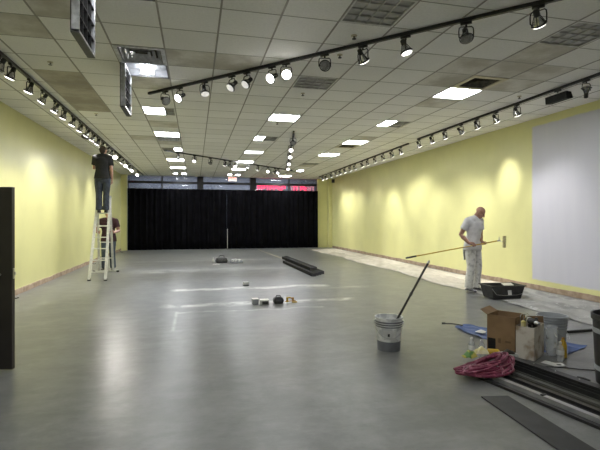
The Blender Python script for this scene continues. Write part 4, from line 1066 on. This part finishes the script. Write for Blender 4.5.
# tools standing in the two boxes
q = thing('drill', 'black and white cordless drill standing at the top of the whitewashed carton', 'drill', inside(.015, -.03, .242), R(80))
b = MB(); b.tube([(0, 0, 0), (0, .01, .10)], [.022, .018], 10); b.build('handle', M['black_plastic'], q, True)
b = MB(); b.tube([(-.09, 0, .135), (-.07, 0, .135), (.05, 0, .135), (.065, 0, .135)], [.02, .034, .034, .026], 14); b.build('motor_housing', M['black_plastic'], q, True)
b = MB(); b.tube([(-.15, 0, .135), (-.13, 0, .135), (-.09, 0, .135)], [.012, .02, .021], 12); b.build('chuck', M['steel'], q, True)
b = MB(); b.lathe([(.035, -.01), (.035, .012)], (.02, 0, .135), 14, Matrix.Rotation(PI / 2, 3, 'Y'), True); b.build('collar', M['label_white'], q)
q = thing('paint_bottle', 'dark slim bottle with a black cap standing in the whitewashed carton', 'bottle', inside(.03, .12, .23), 0)
b = MB(); b.lathe([(.028, 0), (.03, .01), (.03, .08), (.013, .11), (.013, .12)], n=14, cap=True); b.build('bottle_body', M['brown_dirt'], q, True)
b = MB(); b.lathe([(.015, .118), (.015, .155), (.012, .158)], n=12, cap=True); b.build('cap', M['black_plastic'], q)
q = thing('caulk_gun', 'steel framed caulk gun with a pale tube sticking up between the two boxes', 'caulk gun', inside(-.03, -.115, .23), R(-20))
b = MB(); b.lathe([(.025, 0), (.025, .15), (.008, .16)], n=14, cap=True); b.build('tube_cartridge', M['yellow_pack'], q, True)
b = MB(); b.tube([(-.03, 0, 0), (-.03, 0, .2), (-.02, 0, .225), (.02, 0, .225), (.03, 0, .2), (.03, 0, 0)], .0045, 6); b.build('gun_frame', M['steel'], q)
b = MB(); b.tube([(0, 0, .155), (.0, 0, .21), (.035, 0, .24), (.05, 0, .22)], .004, 6); b.build('plunger_hook', M['steel'], q)
q = thing('putty_tool', 'black handled tool standing in the middle of the whitewashed carton', 'tool', inside(.02, .06, .23), R(15))
b = MB(); b.tube([(0, 0, 0), (0, 0, .05), (.01, 0, .11)], [.012, .017, .015], 10); b.build('handle', M['black_plastic'], q, True)
b = MB(); b.box((.012, 0, .125), (.06, .004, .035)); b.build('blade', M['steel'], q)
# grey pail
t = thing('grey_pail', 'tall ribbed grey plastic pail standing on the blue tarp', 'pail', (3.87, 4.12, .006), R(35))
pail(t, .128, .150, .38, M['grey_plastic'], (.93, .86, .79, .70), False, (.6, M['grey_paint']))
b = MB(); b.tube([(math.cos(a) * .168, -math.sin(a) * .17, .31 - .17 * math.sin(a)) for a in [PI * k / 14 for k in range(15)]], .003, 6); b.build('bail_handle', M['steel'], t)
# bottles by the carton
def bottle(name, lab, loc, r, h, mat, capm, grp=None, label=None):
    t = thing(name, lab, 'bottle', loc, 0, grp)
    b = MB(); b.lathe([(r * .8, 0), (r, .008), (r, h * .25), (r * .93, h * .3), (r, h * .35), (r, h * .62), (r * .75, h * .78), (r * .38, h * .88), (r * .36, h * .93)], n=18, cap=True); b.build('bottle_body', mat, t, True)
    b = MB(); b.lathe([(r * .42, h * .92), (r * .42, h), (r * .36, h * 1.005)], n=14, cap=True); b.build('cap', capm, t, True)
    if label:
        b = MB(); b.lathe([(r * 1.015, h * .36), (r * 1.015, h * .60)], n=18); b.build('bottle_label', label, t, True)
    return t
bottle('plastic_bottle', 'clear plastic bottle with white cap by the box, tarp side of two', (2.85, 4.11, 0), .033, .20, M['clear_bottle'], M['label_white'], 'clear bottles by the cardboard box', M['label_white'])
bottle('plastic_bottle', 'clear plastic bottle with white cap touching the cardboard box corner, second of two', (2.905, 4.015, 0), .033, .20, M['clear_bottle'], M['label_white'], 'clear bottles by the cardboard box', M['label_white'])
bottle('glue_bottle', 'yellow bottle standing between whitewashed carton and grey pail', (3.738, 3.83, .006), .035, .21, M['yellow_plastic'], M['orange_wood'])
bottle('plastic_bottle', 'clear bottle with pale label in front of the yellow bottle', (3.62, 3.745, .002), .036, .20, M['clear_bottle'], M['label_white'], None, M['label_white'])
t = thing('measuring_cup', 'tall clear plastic container behind the yellow bottle', 'container', (3.69, 3.93, .006), R(-110))
b = MB(); b.lathe([(.052, 0), (.055, .01), (.062, .29), (.066, .292), (.066, .30), (.059, .30), (.051, .012)], n=20, cap=True); b.build('container_body', M['clear_bottle'], t, True)
b = MB(); b.tube([(.058, 0, .24), (.11, 0, .22), (.11, 0, .12), (.056, 0, .09)], .007, 8); b.build('handle', M['clear_bottle'], t, True)
# papers
b = MB(); b.grid(6, 6, lambda u, v: V(((u - .5) * .11, (v - .5) * .10, .03 * math.sin(PI * u) * math.sin(PI * v) + .004 * math.sin(9 * u))), .001)
tag(b.build('rag', M['paper'], None, True, (3.50, 4.86, .034), (0, 0, R(30))), 'small white rag lying on the blue tarp beside the brown cardboard box', 'rag')
for k, (x, y, rz, w, h, lab) in enumerate([(3.46, 3.72, 20, .09, .12, 'white paper scrap on the floor touching the carton side'), (3.50, 3.655, -15, .12, .10, 'white paper scrap with a dark mark on the floor by the tall rail')]):
    b = MB(); b.grid(6, 6, lambda u, v: V(((u - .5) * w, (v - .5) * h, .003 + .006 * u * u)), .001); o = tag(b.build('paper_scrap', M['paper'], None, True, (x, y, .001 + .003 * k), (0, 0, R(rz))), lab, 'paper')
    if k:
        b = MB(); b.box((.01, -.01, .0065), (.04, .03, .002)); b.build('printed_mark', M['dark_grey'], o)
# small things in front of the cardboard box
t = thing('food_carton', 'small white carton with dark goods on top before the brown box', 'carton', (3.13, 3.90, .002), R(-6))
b = MB(); b.rings([trough(.07, .05, 0), trough(.078, .056, .075), trough(.07, .05, .075), trough(.064, .044, .01)]); b.build('carton_body', M['white'], t)
b = MB(); b.limb([(-.05, 0, .07), (.0, .01, .085), (.05, 0, .07)], [.022, .03, .022], 10); b.build('goods', M['brown_dirt'], t, True)
t = thing('drill', 'yellow and black cordless drill lying on the floor in front of the brown box', 'drill', (3.03, 4.025, 0), R(150))
b = MB(); b.tube([(-.075, 0, .06), (-.06, 0, .06), (.03, 0, .06), (.045, 0, .06)], [.022, .032, .032, .024], 12); b.build('motor_housing', M['yellow_plastic'], t, True)
b = MB(); b.tube([(.045, 0, .06), (.085, 0, .06), (.095, 0, .06)], [.02, .018, .008], 12); b.build('chuck', M['black_plastic'], t, True)
b = MB(); b.tube([(-.03, 0, .05), (-.035, -.06, .03)], [.02, .018], 10); b.build('handle', M['black_plastic'], t, True)
b = MB(); b.box((-.03, -.072, .03), (.065, .04, .06)); b.build('battery', M['black_plastic'], t, bevel=.006)
def packet(lab, loc, rz, sx, sy, mat, seed):
    rr = random.Random(seed); ph = rr.uniform(0, 6)
    b = MB(); b.grid(10, 8, lambda u, v: V(((u - .5) * sx, (v - .5) * sy, .006 + .05 * (math.sin(PI * u) * math.sin(PI * v)) ** .6 + .012 * math.sin(9 * u + ph) * math.sin(7 * v))), .004)
    return tag(b.build('snack_packet', mat, None, True, loc, (0, 0, R(rz))), lab, 'packet')
packet('crumpled green packet lying on the maroon hose coil', (2.56, 3.72, .135), 25, .12, .10, M['green_pack'], 1)
packet('crumpled yellow packet on the maroon hose coil beside the green one', (2.70, 3.745, .155), -15, .12, .10, M['yellow_pack'], 2)
# black bin, bar and cable at the edge
t = thing('trash_bin', 'tall black bin with grey bands, cut by the picture edge', 'bin', (3.62, 3.08, 0))
b = MB(); b.lathe([(.175, 0), (.19, .01), (.215, .56), (.228, .57), (.228, .62), (.212, .62), (.208, .57), (.18, .02)], n=40, cap=True); b.build('bin_body', M['black_plastic'], t, True)
for z, r in ((.145, .1985), (.475, .2140)):
    b = MB(); b.lathe([(r - .004, z - .022), (r, z - .02), (r + .002, z + .02), (r - .003, z + .022)], n=40); b.build('band', M['grey_plastic'], t, True)
b = MB(); b.box((-.225, -.03, .54), (.04, .06, .08)); b.box((-.25, -.03, .58), (.03, .05, .02)); b.build('latch', M['black_plastic'], t, bevel=.005)
b = MB(); b.bar((4.45, 4.66, .018), (5.15, 4.66, .018), .035, .03); tag(b.build('metal_bar', M['black_metal'], bevel=.003), 'short black bar lying on the floor behind the grey pail', 'bar')
t = thing('power_cord', 'thin black cord on the floor running to the black bin', 'cord', (3.4, 3.4, 0))
b = MB(); b.tube([(-.14, .25, .006), (-.02, .22, .007), (.10, .17, .006), (.2, .10, .006), (.33, .03, .007), (.5, .0, .006)], .005, 6); b.build('cord', M['black_plastic'], t, True)
b = MB(); b.tube([(-.02, -.10, .012), (-.01, -.16, .02), (.01, -.20, .012)], .014, 8); b.build('plug', M['black_plastic'], t, True)
# ------------------------------------------------------------------ camera and view
cd = bpy.data.cameras.new('camera'); cam = bpy.data.objects.new('camera', cd); COL.objects.link(cam)
cam.location = (0, 0, 1.45); cam.rotation_euler = (PI / 2, 0, -math.atan(105 / 440)); cd.sensor_width = 36; cd.lens = 440 / 600 * 36; cd.shift_y = -5.7 / 600
cd.clip_start = .05; scn.camera = cam
w = bpy.data.worlds.new('world'); scn.world = w; w.use_nodes = True
w.node_tree.nodes['Background'].inputs[0].default_value = (.02, .025, .035, 1); w.node_tree.nodes['Background'].inputs[1].default_value = .3
scn.view_settings.view_transform = 'Standard'; scn.view_settings.look = 'None'; scn.view_settings.gamma = 1; scn.view_settings.use_curve_mapping = False
scn.view_settings.exposure = EXPOSURE
scn.cycles.use_denoising = True; scn.cycles.max_bounces = 8; scn.cycles.sample_clamp_indirect = 6
